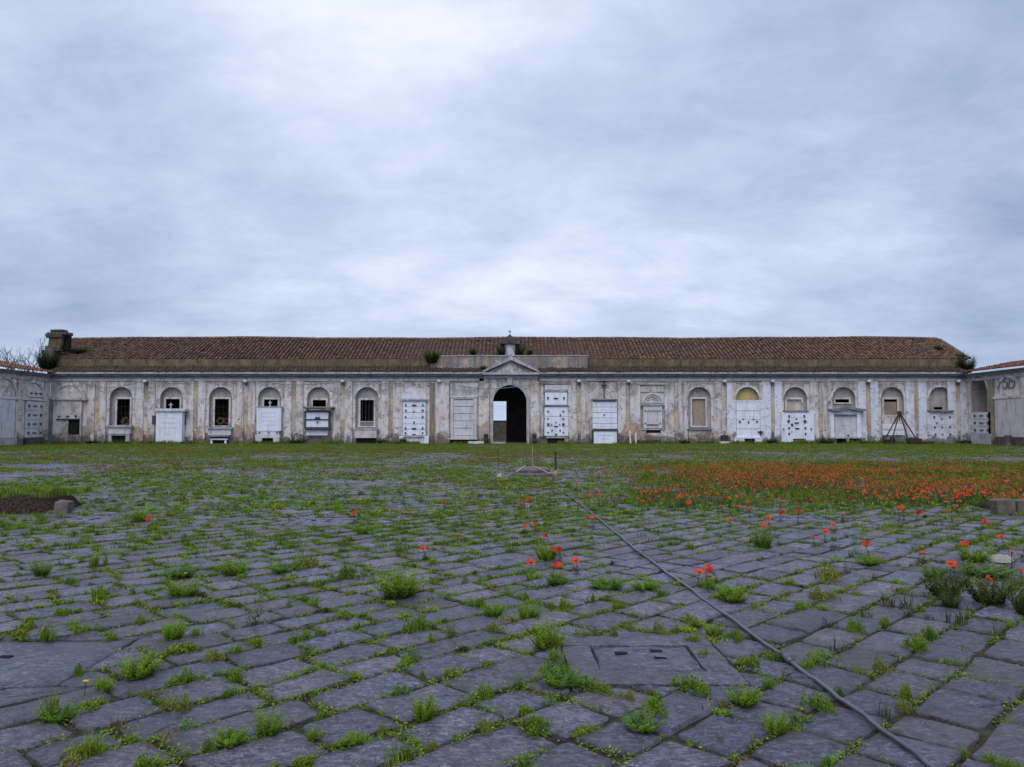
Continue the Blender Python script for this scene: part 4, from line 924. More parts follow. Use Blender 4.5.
part(t, 'ledge', 'trim_stone', [(641, 664, 428.6, 430, .45, .02)]); part(t, 'recess', 'dark_interior', [(646, 660.5, 430.2, 433, .3, .02)], 0); part(t, 'base', 'plaster_pale', [(640, 646, 430.2, 444, .38, .02), (660.5, 667, 430.2, 444, .38, .02), (646, 660.5, 433, 440.5, .36, .02)])
# bay 12 sill
t = tomb_root(699, 'stone sill and broken brick base under the bricked up niche window', 'stone_altar', 'altar', GA)
part(t, 'sill', 'trim_dark', [(688, 712, 428.6, 430, .35, .02)]); part(t, 'base', 'plaster', [(688.5, 711.5, 430.2, 444, .14, .02)]); part(t, 'hole', 'board_orange', [(706, 711, 432.6, 436, .16, .1)], 0)
bxx = MB(); fbox(bxx, 721.5, 728.3, 435.3, 441.2, .6, .16); bo = tag(bxx.build('metal_box', 'rust_iron', None, .02), 'small dark rusty metal box standing on a stone against the wall', 'box')
bs = MB(); fbox(bs, 720.5, 733, 441.4, 444.5, .7, .12); tag(bs.build('stone_block', 'marble_grey', None, .03), 'low pale stone block carrying the rusty metal box', 'stone block')
# bay 13
t = tomb_root(748, 'large whitewashed wall tomb under a yellow lunette')
part(t, 'surround', 'plaster_white', [(727, 736, 383, 444, .13, .02), (760, 771, 383, 444, .13, .02), (736, 760, 400.2, 402, .16, .02)], .01)
for a_, b2 in ((733, 736.2), (759.8, 763.2)): part(t, 'yellow_panel', 'plaster_ochre', [(a_, b2, 384.5, 399.5, .145, .125)], 0)
rows(t, 736.4, 759.8, 402.2, 437.4, 4, .18, 'marble', .02, .25)
part(t, 'foot', 'marble', [(734, 744, 438, 445, .3, .02)]); part(t, 'foot', 'marble', [(754.5, 762, 438, 445, .3, .02)]); part(t, 'ledge', 'marble', [(735, 761, 436.8, 438.6, .34, .02)]); part(t, 'recess', 'dark_interior', [(744, 754.5, 438.6, 444, .06, .02)], 0)
for y, a_, b2 in ((403.5, 739, 756), (410.5, 740, 757), (416.8, 739, 757), (429.5, 738, 758)): letters(t, a_, b2, y, .18, .4, int(y))
dots(t, [(739.8, 422, 1.8, 2.6), (743.2, 419, 1.4, 1.4), (748.5, 422.4, 1.4, 2.6), (753.5, 419.2, 1.4, 1.4), (757, 421.8, 1.6, 2.6)], .18)
part(t, 'plant', 'moss_tile', [(758, 763, 431.3, 432.4, .4, .18), (760, 761, 430.6, 435, .3, .2)], .02)
# bay 14
t = tomb_root(797.5, 'white marble tomb with four rows of bronze ornaments and an orange boarded hole')
part(t, 'slab', 'marble', [(781.2, 814, 412, 438.8, .34, .02), (781.2, 792.6, 438.8, 445, .34, .02), (804.5, 814, 438.8, 445, .34, .02)], .015); part(t, 'board', 'board_orange', [(793, 804, 439.2, 444.5, .2, .02)]); part(t, 'shelf', 'trim_dark', [(784, 808.8, 410.2, 412, .42, .02)])
dots(t, [(789.2, 416.5, 1.6, 3), (804.5, 416.5, 1.6, 3), (796.5, 419, 1.6, 1.4), (788.6, 421.4, 2.4, 3.4), (805, 421.6, 2.6, 3.4), (796.7, 423, 4.6, 1.5), (792, 425, 2, 3), (789, 428.3, 1.6, 2.4), (805.4, 428.3, 1.6, 2.4), (797, 428.6, 4, 1.5), (783.6, 429.4, 1, 2.4), (811, 429.4, 1.2, 2.4), (789, 434, 1.6, 2.4), (805.4, 434, 1.6, 2.4), (791.6, 432, 1, 1.2)], .34)
part(t, 'joint', 'engraving', [(787, 789, 417.6, 417.9, .343, .3), (790, 803, 417.6, 417.9, .343, .3), (785, 788, 429.6, 429.9, .343, .3)], 0)
# bay 15
t = tomb_root(845, 'white wall tomb with grey pedimented hood and white side columns')
mb = MB(); mb.prism([(U(828), V(411.4)), (U(828), V(409)), (U(836), V(408.2)), (U(845), V(406)), (U(854), V(408.2)), (U(862.6), V(409)), (U(862.6), V(411.4)), (U(855), V(411.4)), (U(845), V(409)), (U(836), V(411.4))], FY - .7, FY - .02); mb.build('hood', 'trim_dark', t, .03)
part(t, 'tympanum', 'marble', [(834, 857, 411, 414.4, .3, .02)]); part(t, 'lintel', 'trim_dark', [(834, 857, 414.5, 415.6, .4, .02)]); part(t, 'column', 'marble', [(830.4, 834, 411.6, 437, .42, .02)]); part(t, 'column', 'marble', [(857, 861, 411.6, 437, .42, .02)])
part(t, 'slab', 'marble_grey', [(834.2, 856.8, 415.8, 437, .24, .02)]); letters(t, 840, 850, 425.5, .24, .8); part(t, 'ledge', 'trim_stone', [(829.5, 862, 437, 438.6, .5, .02)]); part(t, 'recess', 'dark_interior', [(833, 861, 438.8, 444, .1, .02)], 0)
part(t, 'pillar', 'trim_stone', [(846.4, 848.6, 438.6, 444.5, .45, .1)]); part(t, 'base', 'plaster', [(830, 836, 438.7, 444.5, .38, .02)]); dots(t, [(848, 435.8, 1.6, 2.4)], .4)
# bay 16
t = tomb_root(893, 'white wall tomb with blue grey band behind the rusty tripod')
part(t, 'panel', 'plaster_pale', [(881.5, 904.5, 415.6, 423.6, .1, .02)]); part(t, 'slab', 'marble', [(882.6, 903.5, 423.8, 429, .3, .02), (882.6, 903.5, 431, 435.2, .3, .02)]); part(t, 'band', 'marble_grey', [(882.6, 903.5, 429, 431, .28, .02)]); part(t, 'base', 'trim_dark', [(884, 903, 435.6, 444, .22, .02)])
# bay 17
t = tomb_root(940, 'weathered white wall tomb with rows of studs at the right corner of the hall')
part(t, 'shelf', 'trim_dark', [(929.8, 954.3, 410.2, 411.8, .5, .02)], .03); part(t, 'slab', 'plaster_white', [(927.2, 953.5, 412, 442, .28, .02)], .02); part(t, 'lintel', 'trim_stone', [(931, 945, 399, 400, -.3, -.5)])
dots(t, [(934.4, 417.3, 1.6, 2.4), (950, 417.3, 1.6, 2.4), (942, 419, 1.3, 1.4), (934.6, 427.4, 1.6, 1.8), (942, 427.4, 1.4, 1.4), (949.8, 427, 1.6, 1.8), (935.2, 434.4, 1.6, 2), (942.2, 434.6, 1.4, 1.4), (950, 434.4, 1.6, 2), (936.6, 423.2, 1.3, 1.2)], .28)
# slot at bay 15/14 side, grey wall niches (sentry shaped recess patches) are plaster patches with their own thickness
for i, (a_, b2) in enumerate(((774.5, 781), (814.5, 820))):
    pass

# wall lamps and the cable
lamp0 = None
LAMPS = [(146, 'first white wall lamp from the left corner of the hall'), (246, 'white wall lamp between the dried flower window and the slab tomb on feet'), (343, 'white wall lamp between the black framed tomb and the lattice window'), (439.5, 'white wall lamp on the projecting pilaster left of the gateway'),
         (579, 'white wall lamp right of the tall tomb beside the gateway'), (628.5, 'white wall lamp with dark bracket above the two white posts'), (724, 'white wall lamp left of the whitewashed bay'), (772, 'white wall lamp right of the whitewashed bay'), (868, 'white wall lamp right of the pedimented tomb'), (957.5, 'last white wall lamp at the right corner of the hall')]
for px, lbl in LAMPS:
    loc = Vector((U(px), FY - .12, V(381.3)))
    if lamp0 is None:
        lamp0 = empty('wall_lamp', loc)
        mb = MB(); mb.smooth = True; mb.lathe([(.04, -.16), (.15, -.13), (.20, -.02), (.16, .09), (.06, .13)], 0, 0, 12); link('lamp_globe', None) if False else None
        me = bpy.data.meshes.new('lamp_globe'); me.from_pydata([(x, y - .22, z) for x, y, z in mb.v], [], mb.f); me.materials.append(MATS['white_enamel']); me.polygons.foreach_set('use_smooth', [True] * len(me.polygons)); link('lamp_globe', me, lamp0)
        mb = MB(); mb.box(-.10, .10, -.02, .04, -.32, .16); mb.box(-.03, .03, -.22, -.01, .10, .15); mb.tube([(0, -.02, .1), (0, -.02, .45)], .02, 6)
        me = bpy.data.meshes.new('bracket'); me.from_pydata(mb.v, [], mb.f); me.materials.append(MATS['grey_iron']); link('bracket', me, lamp0)
        L = lamp0
    else:
        L = lamp0.copy(); COL.objects.link(L); L.location = loc
        for ch in list(lamp0.children): c2 = ch.copy(); c2.parent = L; COL.objects.link(c2)
    tag(L, lbl, 'wall lamp', 'lamps along the hall front')
mb = MB(); pts = []
cab = [(78, 381), (95, 386), (108, 388), (125, 386), (146, 381), (170, 383.5), (196, 383.2), (246, 381), (275, 383.5), (300, 385), (330, 383), (343, 381), (370, 383), (400, 383.4), (439.5, 380.6), (462, 386.5), (485, 389), (502, 388.6), (520, 386.6), (545, 382.5), (579, 381), (628, 381), (676, 383), (724, 381), (772, 381), (820, 382.8), (868, 381), (916, 382.6), (957, 381)]
mb.tube([(U(x), FY - (.3 if not 455 < x < 530 else .45), V(y)) for x, y in cab], .028, 5); tag(mb.build('electric_cable', 'cable'), 'sagging grey electric cable strung along the hall front from lamp to lamp', 'cable')

# bollards by the gateway
for px, lbl in ((486.2, 'dark stone bollard left of the gateway'), (534.2, 'dark stone bollard right of the gateway')):
    mb = MB(); x = U(px); yb = FY - .55; mb.smooth = True; mb.lathe([(.20, -.03), (.19, .38), (.16, .42), (.16, .62), (.21, .68), (.20, .80), (.10, .88)], x, yb, 12)
    tag(mb.build('bollard', 'rust_iron'), lbl, 'bollard', 'bollards flanking the gateway')
# two white posts
for px, h, dx, lbl in ((628.6, 1.13, -.03, 'left of two short white plastic posts leaning by the wall'), (633.6, .95, .02, 'right of two short white plastic posts leaning by the wall')):
    mb = MB(); x = U(px); mb.smooth = True; mb.lathe([(.07, -.03), (.075, .1), (.065, h * .9), (.05, h), (.02, h + .03)], 0, 0, 10)
    o = mb.build('white_post', 'white_plastic'); o.location = (x, FY - 1.0, 0); o.rotation_euler = (R(-3), R(-3 if dx < 0 else 2), 0); tag(o, lbl, 'post', 'white posts by the wall')
# rusty tripod hoist
TY = FY - 2.2
tp = empty('tripod_hoist', at(899.5, 443, TY)[:2] + (0,), 'rusty iron tripod frame with heavy feet standing by the right part of the hall', 'tripod')
apex = Vector(at(899.5, 412.5, TY))
for fx_, fyy, dy in ((883, 441, .3), (891, 442, -.9), (909.5, 442, -.9), (918.5, 441, .5)):
    foot = Vector(at(fx_, 440, TY + dy)); foot.z = .12; mb = MB(); mb.tube([apex, foot], .052, 6); mb.build('leg', 'rust_iron', tp)
mb = MB(); mb.box(apex.x - .11, apex.x + .11, TY - .13, TY + .13, apex.z - .24, apex.z + .10, jit=.03); mb.tube([apex, apex - Vector((0, 0, .75))], .045, 6); mb.build('pulley_head', 'rust_iron', tp)
mb = MB(); fx0 = at(881, 440, TY)[0]; fx1 = at(892, 440, TY)[0]
mb.box(fx0, fx1, TY - .6, TY - .3, .22, .42, jit=.04); mb.box(fx0 + .1, fx0 + .25, TY - .6, TY - .35, -.02, .25, jit=.02); mb.box(fx1 - .3, fx1 - .1, TY - .7, TY - .2, .3, .62, jit=.05); mb.build('base_beam', 'rust_iron', tp)
mb = MB(); fx0 = at(905.5, 440, TY)[0]; fx1 = at(930, 440, TY)[0]
mb.box(fx0, fx0 + .95, TY - .8, TY - .2, .05, .5, jit=.07); mb.box(fx0 + .5, fx1, TY - .7, TY - .5, .08, .24, jit=.03); mb.box(fx0 + .6, fx1 - .3, TY - .3, TY - .1, .02, .16, jit=.03); mb.build('winch', 'rust_iron', tp)

# ------------------------------------------------------------------ things on the court floor
# manhole with posts
mx, my = at(533, 474, 25.2)[0], 25.2
mh = empty('manhole', (mx, my, 0), 'dark metal plate on a low rim in the grass in front of the gateway', 'manhole')
mb = MB(); mb.smooth = False; mb.lathe([(.72, -.05), (.70, .07), (.62, .12), (.02, .125)], mx, my, 20); mb.build('rim', 'plate_metal', mh)
mb = MB(); mb.lathe([(.60, .128), (.60, .20), (.5, .26), (.02, .28)], mx - .05, my, 20); mb.build('plate', 'plate_metal', mh, .01)
def post(px, py0, py1, Y, r, mat_, lbl, base=None, lean=0.0):
    x, _, z = at(px, py0, Y); root = empty('iron_post', (x, Y, 0), lbl, 'post', 'posts round the manhole')
    mb = MB(); mb.tube([(x, Y, -.03), (x + lean, Y, z)], r, 8); mb.build('rod', mat_, root)
    if base:
        mb = MB(); mb.lathe([(.10, -.03), (.11, .08), (.07, .17), (.03, .2)], x, Y, 10); mb.smooth = True; mb.build('base', base, root)
post(555.5, 451.5, 474, 24.6, .035, 'rust_iron', 'upright brown iron post with terracotta base right of the manhole', 'terracotta_base')
post(532.3, 445.5, 470, 26.6, .011, 'tape', 'thin pale rod standing behind the manhole')
post(526.4, 447, 470, 27.2, .010, 'curb_stone', 'short pale rod with chain standing behind and left of the manhole')
post(498.2, 447.5, 472, 26.0, .010, 'rust_iron', 'thin dark rod standing left of the manhole')
mb = MB(); P_ = [gnd(498.5, 477, .12), gnd(505, 476.3, .16), gnd(510, 475, .14), gnd(516, 472, .25), gnd(525, 466, .34)]
mb.tube(P_, .022, 7); tag(mb.build('fallen_pole', 'tape'), 'pale crooked pole fallen in the grass left of the manhole', 'pole')
mb = MB(); mb.tube([(mx - .02, my - .15, .31), (mx + .12, my - .5, .28), (mx + .45, my - .85, .14), (mx + .72, my - .95, .12)], .014, 6); tag(mb.build('white_strap', 'tape'), 'white strap lying across the dark manhole plate', 'strap')
mb = MB(); rx, ry, _ = gnd(499.5, 478); mb.smooth = True; mb.lathe([(.07, -.02), (.10, .04), (.08, .10), (.03, .13)], rx, ry, 8); tag(mb.build('white_stone', 'white_rock', None), 'small white stone at the end of the fallen pole', 'stone')
# dark grey hose
hp = [(556, 489), (570, 497), (600, 521), (640, 554.5), (700, 598.5), (790, 664.5), (845, 705.5), (925, 765.5), (1060, 868)]
pts = []
for i in range(len(hp) - 1):
    for k in range(8):
        t_ = k / 8; x, y, _ = gnd(hp[i][0] + (hp[i + 1][0] - hp[i][0]) * t_, hp[i][1] + (hp[i + 1][1] - hp[i][1]) * t_); pts.append((x, y))
pts = np.array(pts); ker = np.ones(5) / 5
sx_ = np.convolve(np.pad(pts[:, 0], 2, 'edge'), ker, 'valid'); sy_ = np.convolve(np.pad(pts[:, 1], 2, 'edge'), ker, 'valid')
hz = [0.022 + .006 * math.sin(i * 1.3) + .003 * math.sin(i * 2.9) for i in range(len(sx_))]
hs_ = empty('long_hose', (sx_[0], sy_[0], 0), 'long dark grey hose running diagonally over the paving towards the manhole', 'hose')
mb = MB(); mb.smooth = True; mb.tube(list(zip(sx_, sy_, hz)), .0150, 12); mb.build('pipe', 'hose_rubber', hs_)
for px, py in ((790, 664.5), (640, 554)):
    mb = MB(); mb.smooth = True; i = int(np.argmin((sx_ - gnd(px, py)[0]) ** 2 + (sy_ - gnd(px, py)[1]) ** 2)); a_ = Vector((sx_[i], sy_[i], hz[i])); d_ = (Vector((sx_[i + 1], sy_[i + 1], hz[i + 1])) - a_).normalized()
    mb.tube([a_ - d_ * .07, a_ + d_ * .07], .026, 10); mb.build('coupling', 'hose_rubber', hs_)
# earth bed with corner stone, left; right-hand stone bed
def heap(name, x0, x1, y0, y1, h, mat_, parent, seed):
    r = np.random.default_rng(seed); nx, ny = 26, 14; xs = np.linspace(x0, x1, nx); ys = np.linspace(y0, y1, ny); X_, Y_ = np.meshgrid(xs, ys)
    e_ = np.minimum(np.minimum(np.linspace(0, 1, nx), np.linspace(1, 0, nx))[None] * 9, (np.minimum(np.linspace(0, 1, ny), np.linspace(1, 0, ny))[:, None]) * 13)
    Z_ = h * np.clip(e_, 0, 1) ** .5 * (0.75 + .5 * fbm(X_, Y_, 2.2)) - .05 + r.normal(0, .012, X_.shape)
    A = np.column_stack([X_.ravel(), Y_.ravel(), Z_.ravel()]) - np.array(wloc(parent)); i, j = np.meshgrid(np.arange(nx - 1), np.arange(ny - 1)); b0 = (j * nx + i).ravel()
    return link(name, mesh_np(name, A, [np.column_stack([b0, b0 + 1, b0 + nx + 1, b0 + nx])], [mat_], smooth=True), parent)
ex1 = gnd(66, 512)[0]; ey = gnd(66, 514)[1]
eb = empty('earth_bed', (ex1 - 1.5, ey + .6, 0), 'raised bed of dark earth and litter at the left edge of the court', 'raised bed')
heap('earth', ex1 - 3.4, ex1 - .28, ey, ey + 1.5, .33, 'dead_litter', eb, 3)
mb = MB(); mb.box(ex1 + .0, ex1 + .24, ey - .06, ey + .14, -.05, .24, jit=.03); mb.build('corner_stone', 'curb_stone', eb, .02)
mb = MB(); x_ = gnd(0, 512)[0]; mb.box(x_ - .25, x_ + .05, ey - .06, ey + .2, -.05, .22, jit=.02); mb.build('corner_stone', 'curb_stone', eb, .02)
sx0, sy0 = gnd(991, 513)[0], gnd(991, 514)[1]
sb = empty('stone_bed', (sx0 + .8, sy0 + .5, 0), 'low bed edged with broken tuff blocks at the right edge of the court', 'raised bed')
heap('earth', sx0 + .25, sx0 + 3.2, sy0 + .14, sy0 + 1.4, .17, 'dead_litter', sb, 4)
for i in range(6):
    mb = MB(); a_ = sx0 + i * .36; mb.box(a_, a_ + .34, sy0 - .05, sy0 + .22, -.05, .22 + random.uniform(-.03, .05), jit=.025); mb.build('edge_block', 'curb_stone', sb, .02)
def rock(name, x, y, sx, sy, sz, mat_, lbl, seed):
    r = random.Random(seed); mb = MB(); mb.smooth = False; n_ = 11
    prof = [(0.75, -.05), (1.0, .2), (.92, .55), (.6, .88), (.2, 1.0)]; b0 = 0
    for rr, z in prof:
        for j in range(n_): w_ = 2 * math.pi * j / n_; q_ = rr * r.uniform(.82, 1.12); mb.v.append((x + q_ * sx * math.cos(w_), y + q_ * sy * math.sin(w_), z * sz * r.uniform(.85, 1.1)))
    mb.f = [[i * n_ + j, i * n_ + (j + 1) % n_, (i + 1) * n_ + (j + 1) % n_, (i + 1) * n_ + j] for i in range(4) for j in range(n_)] + [[4 * n_ + j for j in range(n_)]]; mb.m = [0] * len(mb.f)
    return tag(mb.build(name, mat_, None, .01), lbl, 'stone')
x, y, _ = gnd(1001, 563); rock('white_stone', x, y, .15, .10, .10, 'white_rock', 'pale broken stone half hidden in weeds at the right edge', 1)
x, y, _ = gnd(986, 560); rock('white_stone', x, y, .045, .05, .09, 'white_rock', 'small pale stone chip left of the bigger broken stone', 2)

# ------------------------------------------------------------------ plants: prototypes
def leaf_tris(b, d, L, w, nrm, col, V_, F_, C_, fold=0.0):
    b = np.asarray(b, float); d = np.asarray(d, float); s = np.cross(d, nrm); s /= (np.linalg.norm(s) + 1e-9); k = len(V_)
    V_ += [b, b + d * L * .5 + s * w + np.array([0, 0, fold]), b + d * L * .5 - s * w + np.array([0, 0, fold]), b + d * L]
    F_ += [(k, k + 1, k + 3), (k, k + 3, k + 2)]; C_ += [col] * 4
def unit(v): v = np.asarray(v, float); return v / (np.linalg.norm(v) + 1e-9)
def vary(c, r, a=.25): f_ = 1 + r.uniform(-a, a); return (c[0] * f_ * (1 + r.uniform(-.15, .15)), c[1] * f_, c[2] * f_ * (1 + r.uniform(-.2, .2)))
G_BRIGHT, G_MID, G_BLUE, G_DARK, G_DRY, G_YEL = (0.140, 0.240, 0.016), (0.100, 0.172, 0.016), (0.088, 0.148, 0.042), (0.048, 0.066, 0.015), (0.22, 0.155, 0.06), (0.215, 0.255, 0.024)
def proto_blades(seed, n_, h, rad, wid, cols, lean=.55):
    r = np.random.default_rng(seed); V_, F_, C_ = [], [], []; cl = [(r.normal(0, .5) * rad, r.normal(0, .4) * rad, r.uniform(.5, 1)) for _ in range(5)]
    for i in range(n_):
        ox, oy, hs = cl[r.integers(5)]; a_ = r.uniform(0, 6.283); q_ = rad * .3 * r.random(); b_ = np.array([ox + math.cos(a_) * q_, oy + math.sin(a_) * q_, -.01]); d_ = a_ + r.normal(0, .5); le = r.uniform(.15, 1.3) * lean; L = h * hs * r.uniform(.3, 1)
        dr = np.array([math.cos(d_), math.sin(d_), 0]); m_ = b_ + np.array([0, 0, L * .6]) + dr * L * .30 * le; t_ = b_ + np.array([0, 0, L * (1 - .45 * le * le)]) + dr * L * 1.1 * le; s = np.array([-dr[1], dr[0], 0]) * wid * r.uniform(.6, 1.2); k = len(V_); c_ = vary(cols[r.integers(len(cols))], r)
        V_ += [b_ - s * .8, b_ + s * .8, m_ + s, m_ - s, t_]; F_ += [(k, k + 1, k + 2), (k, k + 2, k + 3), (k + 3, k + 2, k + 4)]; C_ += [c_] * 5
    return V_, F_, C_
def proto_mat(seed, n_, rad, h, ll, cols):
    r = np.random.default_rng(seed); V_, F_, C_ = [], [], []; lob = [(r.normal(0, .45) * rad, r.normal(0, .3) * rad, r.uniform(.35, .6) * rad) for _ in range(5)]
    for i in range(n_):
        lx, ly, lr = lob[r.integers(5)]; a_ = r.uniform(0, 6.283); q_ = lr * math.sqrt(r.random()); x, y = lx + q_ * math.cos(a_), ly + q_ * math.sin(a_)
        z = h * (1 - (q_ / lr) ** 2) * r.uniform(.2, 1); d_ = unit([math.cos(a_) + r.normal(0, .6), math.sin(a_) + r.normal(0, .6), r.uniform(-.1, .8)]); leaf_tris((x, y, z), d_, ll * r.uniform(.6, 1.3), ll * .28, unit([r.normal(0, .4), r.normal(0, .4), 1]), vary(cols[r.integers(len(cols))], r), V_, F_, C_)
    return V_, F_, C_
def proto_stems(seed, nst, h, rad, nleaf, ll, lw, cols, lean=.25, tiplight=1.15):
    r = np.random.default_rng(seed); V_, F_, C_ = [], [], []
    for s_ in range(nst):
        a_ = r.uniform(0, 6.283); q_ = rad * math.sqrt(r.random()); b_ = np.array([math.cos(a_) * q_ * .4, math.sin(a_) * q_ * .4, -.01]); H = h * r.uniform(.5, 1) * (1 - .35 * q_ / (rad + 1e-6) * (nst > 4))
        tip = np.array([math.cos(a_) * (q_ + lean * H * r.uniform(.2, 1)), math.sin(a_) * (q_ + lean * H * r.uniform(.2, 1)), H]); c0 = vary(cols[r.integers(len(cols))], r); k = len(V_); w_ = .0035 + .004 * h
        sd = unit(np.cross(tip - b_, [math.cos(s_), math.sin(s_), 0.01])) * w_ * .5; V_ += [b_ - sd, b_ + sd, tip]; F_ += [(k, k + 1, k + 2)]; C_ += [c0] * 3
        for i in range(nleaf):
            t_ = (i + r.random()) / nleaf; p_ = b_ + (tip - b_) * t_; w2 = i * 2.4 + r.normal(0, .4); up = r.uniform(.1, .9); d_ = unit([math.cos(w2), math.sin(w2), up]); sc = 1.15 - .6 * t_
            cc = vary(c0, r, .18); cc = tuple(x * (.85 + (tiplight - .85) * t_) for x in cc); leaf_tris(p_, d_, ll * sc * r.uniform(.7, 1.2), lw * sc, unit([-math.cos(w2) * up, -math.sin(w2) * up, 1]), cc, V_, F_, C_, -.15 * ll * sc * r.random())
    return V_, F_, C_
def pmesh(name, P_): return mesh_np(name, np.array(P_[0]), [np.array(P_[1])], ['leaf'], col=np.array(P_[2]))
PROTO = {   # kind: list of (mesh, width, height)
    'tuft': [(pmesh('grass_tuft', proto_blades(10 + i, 150, .17, .10, .0042, [G_BRIGHT, G_MID, G_MID, G_YEL] if i % 2 else [G_BRIGHT, G_BRIGHT, G_YEL], .9)), .30, .14) for i in range(4)],
    'mat': [(pmesh('weed_mat', proto_mat(20 + i, 700, .16, .06, .024, [[G_BRIGHT, G_MID, G_YEL], [G_MID, G_YEL, G_DRY], [G_BRIGHT, G_BRIGHT, G_MID], [G_MID, G_BLUE, G_BRIGHT]][i])), .36, .055) for i in range(4)],
    'upright': [(pmesh('upright_weed', proto_stems(30 + i, 3, .30, .04, 34, .05, .0055, [G_BLUE, G_MID])), .13, .28) for i in range(3)],
    'bushy': [(pmesh('bushy_weed', proto_stems(40 + i, 70, .24, .18, 24, .040, .0085, [[G_BRIGHT, G_BRIGHT, G_MID, G_YEL], [G_BLUE, G_MID, G_BRIGHT], [G_MID, G_BRIGHT, G_BRIGHT]][i], .45)), .42, .22) for i in range(3)],
    'darkbush': [(pmesh('bushy_weed', proto_stems(46 + i, 60, .26, .18, 22, .042, .0075, [G_DARK, G_MID, G_DARK, (.06, .055, .022)], .45)), .42, .24) for i in range(2)],
    'spiky': [(pmesh('spiky_weed', proto_blades(50 + i, 34, .30, .12, .006, [G_DARK, (0.05, 0.045, 0.022), G_MID, (0.07, 0.045, 0.03)], .5)), .26, .28) for i in range(2)],
    'dry': [(pmesh('dry_weed', proto_blades(60, 22, .28, .10, .0045, [G_DRY, (.1, .085, .04), G_DARK, G_YEL], .5)), .22, .26)],
}
